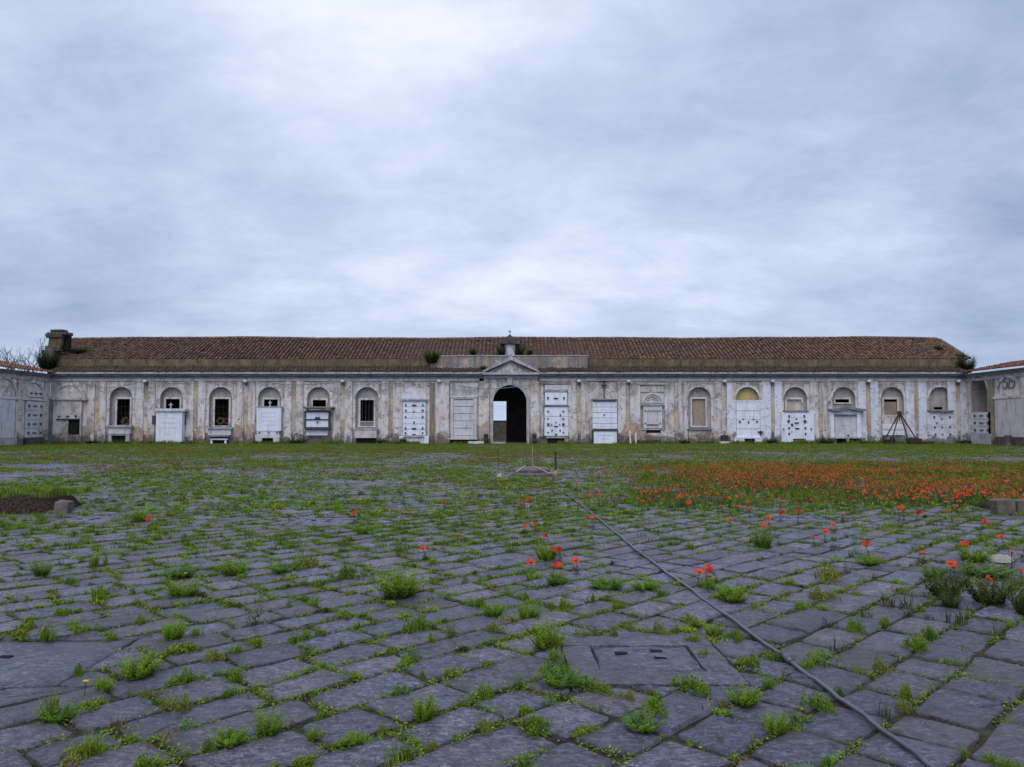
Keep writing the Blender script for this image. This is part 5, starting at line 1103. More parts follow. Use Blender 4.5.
# photo positions: base x, base y, width px, height px, kind
WEEDS = [(408, 598, 66, 34, 'bushy'), (47, 638, 30, 24, 'tuft'), (75, 633, 12, 12, 'tuft'), (89, 632, 14, 12, 'tuft'), (25, 631, 26, 9, 'mat'), (143, 623, 22, 14, 'tuft'), (175, 638, 30, 24, 'bushy'), (200, 638, 13, 14, 'tuft'), (175, 648, 46, 9, 'mat'), (216, 660, 26, 10, 'mat'), (231, 651, 18, 9, 'mat'),
 (80, 674, 17, 11, 'mat'), (145, 681, 52, 28, 'bushy'), (183, 680, 22, 26, 'tuft'), (97, 690, 32, 19, 'tuft'), (43, 710, 32, 30, 'tuft'), (54, 720, 42, 18, 'bushy'), (162, 694, 26, 8, 'mat'), (188, 686, 36, 10, 'mat'), (133, 699, 12, 16, 'upright'), (94, 708, 38, 9, 'mat'), (188, 714, 26, 14, 'mat'), (226, 679, 30, 9, 'mat'), (236, 701, 22, 8, 'mat'),
 (92, 756, 42, 28, 'tuft'), (69, 750, 42, 12, 'mat'), (226, 740, 46, 18, 'bushy'), (213, 752, 22, 12, 'mat'), (142, 764, 44, 14, 'mat'), (254, 624, 18, 44, 'upright'), (254, 644, 22, 14, 'tuft'), (96, 601, 24, 24, 'tuft'), (58, 611, 22, 8, 'mat'),
 (298, 653, 14, 30, 'upright'), (296, 637, 24, 9, 'mat'), (299, 609, 12, 16, 'upright'), (318, 606, 11, 12, 'tuft'), (359, 628, 12, 11, 'tuft'), (425, 632, 26, 15, 'mat'), (461, 642, 13, 32, 'upright'), (445, 647, 16, 20, 'tuft'), (392, 654, 15, 13, 'tuft'), (406, 665, 20, 10, 'mat'), (473, 608, 18, 9, 'mat'), (491, 616, 26, 18, 'bushy'), (491, 632, 15, 10, 'mat'),
 (449, 675, 11, 11, 'mat'), (429, 677, 11, 9, 'mat'), (339, 684, 22, 18, 'dry'), (275, 708, 13, 36, 'upright'), (273, 736, 34, 28, 'bushy'), (433, 723, 34, 30, 'bushy'), (358, 724, 13, 13, 'tuft'), (372, 728, 12, 9, 'mat'), (361, 746, 28, 13, 'bushy'), (406, 761, 26, 14, 'mat'), (492, 700, 22, 14, 'mat'), (515, 687, 11, 26, 'upright'), (509, 736, 34, 10, 'mat'), (280, 748, 22, 14, 'tuft'), (306, 764, 28, 10, 'mat'), (454, 759, 13, 9, 'mat'), (514, 708, 15, 10, 'dry'),
 (533, 619, 30, 20, 'bushy'), (563, 608, 20, 10, 'mat'), (598, 603, 13, 15, 'tuft'), (627, 610, 17, 15, 'tuft'), (670, 599, 15, 9, 'mat'), (515, 601, 20, 8, 'mat'), (548, 648, 44, 32, 'bushy'), (534, 667, 28, 12, 'mat'), (557, 660, 18, 20, 'tuft'), (516, 687, 12, 20, 'upright'), (563, 685, 52, 20, 'bushy'), (591, 690, 38, 12, 'mat'), (546, 723, 24, 20, 'tuft'), (520, 710, 24, 8, 'mat'), (505, 738, 22, 10, 'mat'), (657, 710, 42, 14, 'mat'), (642, 729, 50, 22, 'bushy'), (584, 733, 32, 8, 'mat'), (626, 698, 16, 9, 'mat'), (690, 690, 40, 14, 'mat'), (713, 708, 30, 12, 'dry'), (744, 703, 46, 22, 'bushy'), (750, 667, 34, 20, 'tuft'), (736, 639, 20, 10, 'mat'), (713, 634, 26, 14, 'bushy'), (687, 624, 20, 10, 'mat'), (659, 632, 13, 11, 'mat'), (675, 632, 11, 9, 'mat'), (614, 638, 14, 9, 'mat'), (693, 642, 26, 8, 'mat'), (703, 657, 13, 9, 'mat'), (721, 741, 13, 24, 'dry'), (754, 741, 14, 20, 'dry'),
 (802, 609, 20, 15, 'tuft'), (822, 599, 24, 12, 'mat'), (852, 632, 17, 14, 'mat'), (864, 619, 17, 20, 'spiky'), (881, 625, 14, 10, 'mat'), (904, 606, 26, 26, 'spiky'), (952, 606, 24, 22, 'darkbush'), (960, 625, 26, 34, 'spiky'), (995, 604, 52, 40, 'darkbush'), (1016, 612, 44, 48, 'darkbush'), (945, 597, 46, 40, 'darkbush'), (927, 637, 21, 12, 'mat'), (905, 647, 32, 14, 'mat'), (868, 668, 17, 13, 'mat'), (815, 670, 19, 9, 'mat'), (784, 657, 19, 10, 'mat'), (782, 682, 12, 30, 'dry'), (769, 688, 18, 16, 'bushy'), (807, 705, 32, 14, 'mat'), (838, 693, 12, 8, 'mat'), (910, 693, 14, 13, 'mat'), (901, 709, 18, 12, 'mat'), (886, 715, 18, 24, 'spiky'), (929, 690, 14, 10, 'dry'), (773, 732, 32, 26, 'bushy'), (967, 757, 16, 14, 'tuft'), (1004, 766, 30, 12, 'mat'), (817, 764, 24, 12, 'mat'), (1014, 627, 14, 10, 'tuft'), (1003, 642, 16, 14, 'dry'), (1020, 675, 14, 9, 'mat'), (929, 619, 12, 12, 'spiky'), (909, 615, 14, 12, 'spiky'),
 (138, 521, 20, 17, 'bushy'), (763, 547, 28, 24, 'bushy'), (724, 604, 40, 20, 'bushy'), (705, 590, 26, 18, 'tuft'), (560, 585, 30, 16, 'bushy'), (532, 580, 24, 16, 'tuft'), (545, 560, 30, 22, 'bushy'), (610, 588, 40, 14, 'bushy'), (645, 590, 34, 14, 'bushy'), (425, 563, 18, 13, 'tuft'), (400, 556, 14, 28, 'upright'), (362, 534, 18, 14, 'bushy'), (315, 565, 34, 12, 'mat'), (290, 572, 36, 12, 'bushy'), (355, 578, 30, 14, 'mat'), (230, 575, 36, 20, 'bushy'), (180, 577, 44, 16, 'bushy'), (185, 597, 40, 20, 'bushy'), (95, 566, 24, 18, 'tuft'), (40, 575, 26, 20, 'bushy'), (820, 578, 36, 14, 'mat'), (868, 565, 30, 14, 'bushy'), (918, 575, 28, 16, 'bushy'), (793, 583, 20, 12, 'tuft'), (690, 548, 18, 10, 'tuft'), (1000, 577, 60, 16, 'bushy'), (975, 562, 34, 20, 'bushy')]
KW = {'darkbush': ('dark straggly bushy weed', 'weed'), 'tuft': ('tuft of fresh grass blades', 'grass tuft'), 'mat': ('low leafy weed mat', 'weed'), 'upright': ('upright narrow leaved weed', 'weed'), 'bushy': ('bushy leafy green weed', 'weed'), 'spiky': ('dark spiky reddish weed', 'weed'), 'dry': ('dry straw coloured weed', 'weed')}
ONAME = {'darkbush': 'bushy_weed', 'tuft': 'grass_tuft', 'mat': 'weed_mat', 'upright': 'upright_weed', 'bushy': 'bushy_weed', 'spiky': 'spiky_weed', 'dry': 'dry_weed'}
def zone(px, py):
    if py > 620 and 520 < px < 770: return 'before the framed pit cover' if py > 675 else 'round the framed pit cover'
    if py > 690: return 'at the bottom left' if px < 300 else ('at the bottom centre' if px < 640 else 'at the bottom right')
    if py > 625: return 'near the slotted pit cover' if px < 260 else ('left of the framed cover' if px < 640 else 'right of the dark grey hose')
    return 'in the far left paving' if px < 260 else ('around the middle poppies' if px < 640 else ('near the white stone' if px > 900 else 'between hose and right poppies'))
ORD = ['', 'first', 'second', 'third', 'fourth', 'fifth', 'sixth', 'seventh', 'eighth', 'ninth', 'tenth', 'eleventh', 'twelfth']
def unique_labels(items):
    """items: (label, px, obj): a repeated label gains its order from the left"""
    by = {}
    for it in items: by.setdefault(it[0], []).append(it)
    for lbl, its in by.items():
        its.sort(key=lambda i: i[1])
        for k, (l_, px, o) in enumerate(its): o['label'] = l_ if len(its) == 1 else f'{l_}, {ORD[k + 1]} from left'
edges = np.concatenate([np.stack([cor[:, i], cor[:, (i + 1) % 4]], 1) for i in range(4)]); elen = np.linalg.norm(edges[:, 1] - edges[:, 0], axis=1); ecum = np.cumsum(elen); 
nedges = edges[np.hypot(*edges.mean(1).T) < 16]
def snap(x, y):
    a_, b_ = nedges[:, 0], nedges[:, 1]; d = b_ - a_; t_ = np.clip((((np.array([x, y]) - a_) * d).sum(1)) / ((d * d).sum(1) + 1e-9), .05, .95); q_ = a_ + d * t_[:, None]; i = np.argmin(np.hypot(q_[:, 0] - x, q_[:, 1] - y)); return q_[i]
random.seed(21); items = []
for i, (px, py, w, h, kind) in enumerate(WEEDS):
    me, pw, ph = PROTO[kind][i % len(PROTO[kind])]; x, y, _ = gnd(px, py); x, y = snap(x, y) if not 560 < px < 760 or py < 625 else (x, y); sc = y / FPX
    o = link(ONAME[kind], me, None, (x, y, -.012)); sxy = w * sc / pw * 1.05; o.scale = (sxy, sxy * random.uniform(.75, 1.0), max(.35, h * sc / ph)); o.rotation_euler.z = random.uniform(0, 6.28)
    size = 'broad ' if w * sc > .33 else ('tiny ' if w * sc < .11 else '')
    tag(o, None, KW[kind][1], 'weeds in the paving joints'); items.append((size + KW[kind][0] + ' ' + zone(px, py), px, o))
unique_labels(items)

# ------------------------------------------------------------------ grass and ground cover (stuff)
def blades_np(x, y, h, w, lean, col, z0=-.02):
    n_ = len(x); a_ = rng.uniform(0, 6.283, n_); dx, dy = np.cos(a_), np.sin(a_); sx, sy = -dy * w, dx * w
    # face the blade's broad side in random directions
    b0 = np.column_stack([x - sx, y - sy, np.full(n_, z0)]); b1 = np.column_stack([x + sx, y + sy, np.full(n_, z0)])
    m0 = np.column_stack([x - sx * .8 + dx * lean * h * .3, y - sy * .8 + dy * lean * h * .3, z0 + h * .6]); m1 = np.column_stack([x + sx * .8 + dx * lean * h * .3, y + sy * .8 + dy * lean * h * .3, z0 + h * .6])
    t_ = np.column_stack([x + dx * lean * h, y + dy * lean * h, z0 + h * (1 - .2 * lean)])
    A = np.stack([b0, b1, m1, m0, t_], 1).reshape(-1, 3); o_ = np.arange(n_)[:, None] * 5
    F_ = np.concatenate([o_ + np.array([[0, 1, 2]]), o_ + np.array([[0, 2, 3]]), o_ + np.array([[3, 2, 4]])]); return A, F_, np.repeat(col, 5, 0)
def leaves_np(x, y, z, L, w, col, up=.5):
    n_ = len(x); a_ = rng.uniform(0, 6.283, n_); u_ = rng.uniform(-.1, up, n_); d = np.column_stack([np.cos(a_), np.sin(a_), u_]); s = np.column_stack([-np.sin(a_), np.cos(a_), rng.normal(0, .4, n_)]) * w[:, None]
    b_ = np.column_stack([x, y, z]); A = np.stack([b_, b_ + d * L[:, None] * .5 + s, b_ + d * L[:, None], b_ + d * L[:, None] * .5 - s], 1).reshape(-1, 3)
    return A, np.arange(n_)[:, None] * 4 + np.array([[0, 1, 2, 3]]), np.repeat(col, 4, 0)
def pick_cols(n_, cols, p, a=.3):
    c_ = np.array(cols)[rng.choice(len(cols), n_, p=p)]; return c_ * (1 + rng.uniform(-a, a, (n_, 1))) * (1 + rng.uniform(-.12, .12, (n_, 3)))
def in_view(x, y, m=2.5): return (np.abs(x) < y * .70 + m) & (x > XL + .3) & (x < XR - .3)
def joint_pts(n_):
    i = np.searchsorted(ecum, rng.random(n_) * ecum[-1]); t_ = rng.random((n_, 1)); return edges[i, 0] * (1 - t_) + edges[i, 1] * t_
def inpit(x, y):
    m_ = np.zeros(len(x), bool)
    for (a_, b_, s, _) in PITS: m_ |= (np.abs(x - a_) < s - .03) & (np.abs(y - b_) < s - .03)
    d_ = np.full(len(x), 9.0); nr_ = y < 24
    d_[nr_] = np.min(np.hypot(x[nr_][:, None] - sx_[None, ::2], y[nr_][:, None] - sy_[None, ::2]), 1) if nr_.any() else 9
    return m_ | (d_ < np.interp(y, [6, 12, 18], [.08, .14, .20]))
def cover(x, y):
    """wanted share of green over the court, by distance and patch"""
    d = np.interp(y, [2, 6, 9, 12, 16, 22, 30, 40, 52, 68], [.42, .48, .60, .74, .80, .80, .72, .74, .88, 1.0])
    p_ = fbm(x, y, .33) * .6 + fbm(x + 50, y * 1.4, 1.1) * .4
    v_ = d + (p_ - .5) * np.interp(y, [8, 30, 50], [1.6, 2.0, 2.3])
    v_ -= .13 * np.exp(-(((x - 3.2) / 2.6) ** 2 + ((y - 11) / 3.5) ** 2))      # bare paving right of the hose
    v_ -= .16 * np.exp(-(((x + 15) / 9) ** 2 + ((y - 29) / 5) ** 2))
    return v_
# clumps on joints
A1, F1, C1 = [], [], []; off = 0
def push(A, F_, C_):
    global off
    A1.append(A); F1.append(F_ + off); C1.append(C_); off += len(A)
N_ = 900000; jp = joint_pts(N_); x, y = jp[:, 0], jp[:, 1]
ok = in_view(x, y) & ~inpit(x, y) & (y > 2.2) & (y < 67.6); x, y = x[ok], y[ok]
cv = cover(x, y)
# a) low leaf mats hugging the joints close to the camera
k = (y < 15) & (rng.random(len(x)) < np.clip((cv - .34) * 1.5, 0, 1)) & (rng.random(len(x)) < np.interp(y, [3, 5, 8], [.6, .9, 1.0]))
bx_, by_ = x[k], y[k]; rep = 32; sp_ = np.repeat(rng.uniform(.010, .045, len(bx_)), rep); bx_ = np.repeat(bx_, rep) + rng.normal(0, 1, len(bx_) * rep) * sp_; by_ = np.repeat(by_, rep) + rng.normal(0, 1, len(by_) * rep) * sp_
z = np.abs(rng.normal(0, .016, len(bx_))) - .02; n_ = len(bx_)
A, F_, C_ = leaves_np(bx_, by_, z, rng.uniform(.012, .03, n_), rng.uniform(.003, .007, n_), pick_cols(n_, [G_BRIGHT, G_MID, G_BLUE, G_YEL, G_DRY, (.10, .06, .035)], [.26, .27, .08, .20, .12, .07])); gq = (A, F_, C_)
# b) blade tufts, near, middle and far
def tufts(x, y, rep, spread, h, w, cols, p, lean=.7, z0=-.02, deep=1.0):
    n_ = len(x) * rep; tc_ = np.repeat(pick_cols(len(x), cols, p, .22) * np.array([deep * .96, deep, deep * .85]), rep, 0); hh = np.repeat(h, rep) * rng.uniform(.4, 1, n_)
    push(*blades_np(np.repeat(x, rep) + rng.normal(0, 1, n_) * np.repeat(spread, rep), np.repeat(y, rep) + rng.normal(0, 1, n_) * np.repeat(spread, rep), hh, np.repeat(w, rep) * rng.uniform(.6, 1.2, n_), rng.uniform(.1, lean, n_), tc_ * (1 + rng.uniform(-.15, .15, (n_, 1))), z0))
def clumps(x, y, rep, rad, h, L):
    n_ = len(x) * rep; a_ = rng.uniform(0, 6.283, n_); u_ = np.sqrt(rng.random(n_)); rr = np.repeat(rad, rep) * u_; tc_ = np.repeat(pick_cols(len(x), PC, [.30, .30, .12, .20, .04, .04], .2), rep, 0)
    zz_ = np.repeat(h, rep) * (1 - u_ ** 2 * .8) * rng.uniform(.15, 1, n_) - .015
    A, F_, C_ = leaves_np(np.repeat(x, rep) + rr * np.cos(a_), np.repeat(y, rep) + rr * np.sin(a_), zz_, np.repeat(L, rep) * rng.uniform(.5, 1.2, n_), np.repeat(L, rep) * .17, tc_ * (1 + rng.uniform(-.2, .2, (n_, 1))), .9)
    push(A, np.concatenate([F_[:, [0, 1, 2]], F_[:, [0, 2, 3]]]), C_)
PC = [G_BRIGHT, G_MID, G_BLUE, G_YEL, G_DRY, G_DARK]
k = (y < 14) & (rng.random(len(x)) < np.clip((cv - .44) * 1.4, 0, 1) * np.interp(y, [3, 4.5, 6.5, 9, 13], [.05, .11, .22, .24, .20])); m_ = k.sum()
clumps(x[k], y[k], 90, np.clip(rng.lognormal(-2.95, .55, m_), .02, .22), np.clip(rng.lognormal(-3.2, .55, m_), .012, .15), rng.uniform(.018, .04, m_))
k = (y >= 14) & (y < 32) & (rng.random(len(x)) < np.clip((cv - .40) * 1.4, 0, 1) * .08); m_ = k.sum()
clumps(x[k], y[k], 40, rng.uniform(.06, .18, m_), rng.uniform(.03, .13, m_), rng.uniform(.04, .075, m_))
k = (y < 11) & (rng.random(len(x)) < np.clip((cv - .42) * 1.3, 0, 1) * .20); m_ = k.sum()
tufts(x[k], y[k], 26, rng.uniform(.012, .035, m_), rng.uniform(.03, .10, m_), np.full(m_, .0028), PC, [.27, .33, .12, .16, .06, .06])
k = (y >= 10) & (y < 24) & (rng.random(len(x)) < np.clip((cv - .36) * 1.5, 0, 1) * .36); m_ = k.sum()
tufts(x[k], y[k], 26, rng.uniform(.02, .07, m_), rng.uniform(.03, .12, m_), np.full(m_, .0042), PC, [.25, .35, .12, .14, .08, .06], deep=.95)
k = (y >= 24) & (rng.random(len(x)) < np.clip((cv - .34) * 1.5, 0, 1) * .24); m_ = k.sum()
tufts(x[k], y[k], 11, rng.uniform(.05, .16, m_), rng.uniform(.04, .13, m_), np.full(m_, .013), PC + [(.17, .085, .045)], [.22, .29, .07, .16, .12, .03, .11], deep=.92)
# dark spiky growth in the right foreground, grass over the two raised beds
k = (y > 5.2) & (y < 11) & (x > .40 * y) & (rng.random(len(x)) < .014); m_ = k.sum()
tufts(x[k], y[k], 22, rng.uniform(.012, .04, m_), rng.uniform(.06, .22, m_), np.full(m_, .0026), [G_DARK, (.06, .05, .025), (.085, .05, .035), G_MID], [.4, .25, .15, .2], 1.3)
for x0_, x1_, y0_, y1_, n_t, z_ in ((ex1 - 3.3, ex1 - .2, ey + .35, ey + 1.7, 300, .26), (sx0 + .3, sx0 + 3, sy0 + .3, sy0 + 1.5, 120, .10)):
    tufts(rng.uniform(x0_, x1_, n_t), rng.uniform(y0_, y1_, n_t), 16, np.full(n_t, .05), rng.uniform(.06, .22, n_t), np.full(n_t, .006), PC + [(.10, .07, .04)], [.26, .26, .08, .12, .08, .08, .12], .8, z_)
gx, gy = rng.uniform(-24, 14, 24000), rng.uniform(16, 52, 24000); kk_ = (fbm(gx, gy * 1.6, .22) > .60) & (rng.random(24000) < .7) & in_view(gx, gy); gx, gy = gx[kk_], gy[kk_]; m_ = len(gx)
tufts(gx, gy, 9, rng.uniform(.04, .14, m_), rng.uniform(.06, .15, m_), np.full(m_, .008), [(.21, .085, .035), (.24, .07, .03), (.17, .11, .045)], [.5, .2, .3])
# taller fringe at the foot of the hall and the wings
m_ = 2600; fx_ = rng.uniform(XL, XR, m_); kx = fbm(fx_, fx_ * 0, .35) > .43; fx_ = fx_[kx]; m_ = len(fx_); ok = (fx_ < U(490)) | (fx_ > U(528)); fx_ = fx_[ok]; m_ = len(fx_)
tufts(fx_, FY - np.abs(rng.normal(.5, .35, m_)) - .15, 12, rng.uniform(.05, .15, m_), rng.uniform(.12, .5, m_) * (.4 + fbm(fx_, fx_ * 0 + 5, .5)), np.full(m_, .018), PC, [.10, .34, .08, .12, .12, .24])
me = mesh_np('grass', np.concatenate(A1), [np.concatenate(F1)], ['leaf'], col=np.concatenate(C1)); tag(link('grass', me), 'weedy grass growing in the joints of the paving and thickening towards the hall', 'grass', kind='stuff')
me = mesh_np('ground_cover', gq[0], [gq[1]], ['leaf'], col=gq[2]); tag(link('ground_cover', me), 'tiny leafy ground cover following the joints of the near paving', 'ground cover', kind='stuff')

# ------------------------------------------------------------------ poppies
RED = (0.64, 0.085, 0.036)
def poppy_head(seed, open_=.6):
    r = np.random.default_rng(seed); V_, F_, C_ = [], [], []
    for k in range(4):
        a_ = k * math.pi / 2 + r.normal(0, .15); L = .044 * r.uniform(.85, 1.1); el = open_ + r.normal(0, .12); nn = 5; b0 = len(V_)
        for i in range(4):
            rr = L * i / 3; zz_ = rr * math.tan(min(1.2, el)) * (.5 + .3 * i / 3)
            for j in range(nn):
                wv = (j / (nn - 1) - .5) * 1.9; V_.append((math.cos(a_ + wv) * rr, math.sin(a_ + wv) * rr, zz_ + (.004 * math.sin(j * 2.3 + k) if i == 3 else 0) + k % 2 * .002)); C_.append(vary(RED, r, .12) if i > 0 else (.05, .01, .01))
        for i in range(3):
            for j in range(nn - 1): q_ = b0 + i * nn + j; F_ += [(q_, q_ + 1, q_ + nn + 1), (q_, q_ + nn + 1, q_ + nn)]
    return V_, F_, C_
def stem_arr(H, seed):
    r = np.random.default_rng(seed); V_, F_, C_ = [], [], []; bend = r.normal(0, .03, 2); k = 4
    for i in range(6):
        t_ = i / 5
        for j in range(k): w_ = 6.283 * j / k; V_.append((bend[0] * t_ * t_ + .0028 * math.cos(w_), bend[1] * t_ * t_ + .0028 * math.sin(w_), H * t_ - .02 * (1 - t_))); C_.append((.05, .075, .03))
    for i in range(5):
        for j in range(k): a_, b_ = i * k + j, i * k + (j + 1) % k; F_ += [(a_, b_, b_ + k), (a_, b_ + k, a_ + k)]
    for i in range(26):
        w_ = i * 2.4; t_ = r.random() ** 1.6 * .6; leaf_tris((bend[0] * t_ * t_, bend[1] * t_ * t_, H * t_), unit([math.cos(w_), math.sin(w_), r.uniform(.1, .9)]), .07 * (1.2 - t_), .007, (0, 0, 1), vary((.055, .095, .035), r), V_, F_, C_)
    return V_, F_, C_, bend
PSTEM = [stem_arr(.24, 70 + i) for i in range(3)]
PST = [mesh_np('poppy_stem', np.array(s[0]), [np.array(s[1])], ['leaf'], col=np.array(s[2])) for s in PSTEM]
PHD = []
for i in range(3):
    h_ = poppy_head(80 + i, [.35, .6, .95][i]); PHD.append(mesh_np('poppy_petals', np.array(h_[0]), [np.array(h_[1])], ['petal'], col=np.array(h_[2]), smooth=True))
mb = MB(); mb.lathe([(.004, -.004), (.011, .004), (.011, .012), (.005, .016)], 0, 0, 7); mb.smooth = True
PCN = bpy.data.meshes.new('seed_head'); PCN.from_pydata(mb.v, [], mb.f); PCN.materials.append(MATS['bronze'])
POP = [(520, 501), (521.6, 505), (531, 502), (641, 501), (687, 505), (740, 507), (750, 510.5), (730, 520), (723, 507), (525, 526), (535, 525), (549.5, 537), (553, 549), (560, 553), (533, 562.5), (552, 568), (577, 561), (594, 519), (698, 572), (708, 577), (717, 573.5),
 (764, 526.5), (780.5, 515), (770, 518), (798, 513), (834, 525), (843, 515), (824.5, 531.5), (814, 539), (868.6, 547), (917.6, 554), (898.6, 510.5), (904, 511), (915.6, 514), (959.5, 502), (952, 512.5), (955.7, 505.7), (957.5, 520.6), (981, 523), (1004, 537.4), (964.6, 548), (1011.6, 552.6), (1021.7, 550.6), (950, 564), (956, 568), (984.4, 579), (1022, 572), (445, 503.6), (401.4, 513), (354, 515), (425.5, 548.6), (149, 520.6)]
def poppy(x, y, H, i, parts=True):
    s = H / .24; o = link('poppy', PST[i % 3], None, (x, y, 0)); bd = PSTEM[i % 3][3]
    o.scale = (1.0, 1.0, s); o.rotation_euler.z = random.uniform(0, 6.28)
    p = link('petals', PHD[(i * 7 + i // 3) % 3], o, (bd[0], bd[1], .24)); k = random.uniform(1.0, 1.35) if parts else random.uniform(.5, .8); p.scale = (k, k, k / s); p.rotation_euler = (random.gauss(.55, .25), random.gauss(0, .3), 0)
    o.rotation_euler.z = random.gauss(0, .5)
    if parts: c_ = link('seed_head', PCN, p)
    return o
random.seed(33); items = []
def pzone(px, py):
    if px < 200: return 'single red poppy beyond the earth bed in the left paving' if False else 'lone red poppy in the left paving in front of the earth bed'
    if px < 460: return 'lone red poppy above the broad bushy weed' if py > 540 else 'small red poppy among weeds left of the manhole'
    if px < 600: return 'red poppy in the middle cluster left of the hose' if py > 530 else 'red poppy below the manhole in the middle of the court'
    if px < 725 and py > 560: return 'red poppy in the group of three right of the hose'
    if px < 765: return 'red poppy at the front left edge of the poppy field'
    if px < 850: return 'red poppy in the paving below the poppy field'
    if px < 935: return 'red poppy standing alone in the right paving'
    if py > 540: return 'red poppy among bushy weeds by the white stone'
    return 'red poppy in front of the tuff edged stone bed'
for i, (px, py) in enumerate(POP):
    H = random.uniform(.10, .19); x, y, _ = gnd(px, py, H); o = poppy(x, y, H, i); tag(o, None, 'poppy', 'poppies scattered over the paving'); items.append((pzone(px, py), px, o))
unique_labels(items)
# the poppy field
M_ = 60000; fy_ = rng.uniform(14.5, 34, M_); fx_ = rng.uniform(-6, 26, M_)
px_ = CX + fx_ / fy_ * FPX; py_ = HOR + EYE * FPX / fy_
dens = np.clip((px_ - 560) / 220, 0, 1) * np.clip((fbm(fx_, fy_, .45) - .36) * 4.5, 0.04, 1.4)
dens *= np.interp(fy_, [14.5, 16, 18, 26, 29, 32], [0.15, .5, 1, 1, .6, .03])
dens += .10 * np.clip((fbm(fx_ + 30, fy_, .4) - .5) * 4, 0, 1) * (px_ > 520)
kp = (rng.random(M_) < dens * .44) & (fx_ < fy_ * .72 + 1.5)
fx_, fy_ = fx_[kp], fy_[kp]; order = np.argsort(fy_); fx_, fy_ = fx_[order], fy_[order]
n_ind = min(300 - len(POP), len(fx_))
for i in range(n_ind):
    o = poppy(fx_[i], fy_[i], random.uniform(.12, .26), i, parts=False); tag(o, 'small red poppy, one of many in the near rows of the poppy field', 'poppy', 'poppies of the poppy field')
A1, F1, C1 = [], [], []; off = 0
hd = [np.array(poppy_head(90 + i, .6 + .15 * i)[0]) for i in range(3)]; hf = np.array(poppy_head(90)[1])
VX, VC = [], []; FX = []; o2 = 0
for i in range(n_ind, len(fx_)):
    H = random.uniform(.12, .26); k = random.uniform(.38, .68); a_ = random.uniform(0, 6.28); h_ = hd[i % 3] * k; rm = np.array(Matrix.Rotation(a_, 3, 'Z') @ Matrix.Rotation(random.gauss(.2, .35), 3, 'X'))
    VX.append(h_ @ rm.T + np.array([fx_[i], fy_[i], H])); FX.append(hf + o2); o2 += len(h_); VC.append(np.tile(np.array(random.choice([(.56, .16, .05), (.42, .15, .055), (.62, .10, .035), (.50, .12, .04)])) * random.uniform(.75, 1.15), (len(h_), 1)))
fa, ff, fcol = blades_np(fx_[n_ind:], fy_[n_ind:], np.full(len(fx_) - n_ind, .18), np.full(len(fx_) - n_ind, .006), np.full(len(fx_) - n_ind, .05), np.tile([.05, .08, .03], (len(fx_) - n_ind, 1)))
me = mesh_np('poppy_field', np.concatenate(VX + [fa]), [np.concatenate(FX + [ff + o2])], ['petal'], col=np.concatenate(VC + [fcol])); tag(link('poppy_field', me), 'far rows of the dense red poppy field in the right half of the court', 'poppy field', kind='stuff')
# leafy growth under the poppies
m_ = 5200; gy = rng.uniform(15.5, 33, m_); gx = rng.uniform(2, 25, m_); kk_ = (CX + gx / gy * FPX > 610 + 40 * fbm(gx, gy, .6)) & (gx < gy * .72 + 1.5) & (fbm(gx, gy, .5) > .36); gx, gy = gx[kk_], gy[kk_]; m_ = len(gx)
tufts(gx, gy, 14, rng.uniform(.06, .14, m_), rng.uniform(.10, .26, m_), np.full(m_, .008), [G_MID, G_BRIGHT, G_YEL, (.12, .07, .03), G_DRY], [.38, .16, .14, .18, .14], deep=.8)
me = mesh_np('poppy_foliage', np.concatenate(A1), [np.concatenate(F1)], ['leaf'], col=np.concatenate(C1)); tag(link('poppy_foliage', me), 'green and brownish foliage under the poppy field', 'foliage', kind='stuff')
# yellow flowers
mb = MB(); yf = []
for (px, py, lbl) in ((85, 681, 'bright yellow flower in the weeds at the bottom left'), (81, 528, 'small yellow flower below the earth bed'), (228, 556, 'pale yellow flower in the left paving farther back'), (185, 573, 'small yellow flower on the bushy weeds at left'), (516, 513, 'small yellow flower below the middle poppies'), (320, 488, 'tiny yellow flower in the grass left of the manhole')):
    x, y, _ = gnd(px, py, .09); root = empty('yellow_flower', (x, y, 0), lbl, 'flower', 'yellow flowers in the paving')
    if not yf:
        s = MB(); s.tube([(0, 0, -.01), (.004, 0, .085)], .0025, 5); me = bpy.data.meshes.new('stem'); me.from_pydata(s.v, [], s.f); 
        MATS_st = mesh_np('stem', np.array(s.v), [np.array([ff_ for ff_ in s.f if len(ff_) == 4])], ['leaf'], col=np.tile([.06, .1, .03], (len(s.v), 1)))
        V_, F_, C_ = [], [], []
        for k in range(6): w_ = k * 1.047; leaf_tris((.004, 0, .085), unit([math.cos(w_), math.sin(w_), .45]), .024, .009, (0, 0, 1), (.75, .55, .02), V_, F_, C_)
        yf = [MATS_st, mesh_np('petals', np.array(V_), [np.array(F_)], ['petal'], col=np.array(C_))]
    link('stem', yf[0], root); link('petals', yf[1], root)

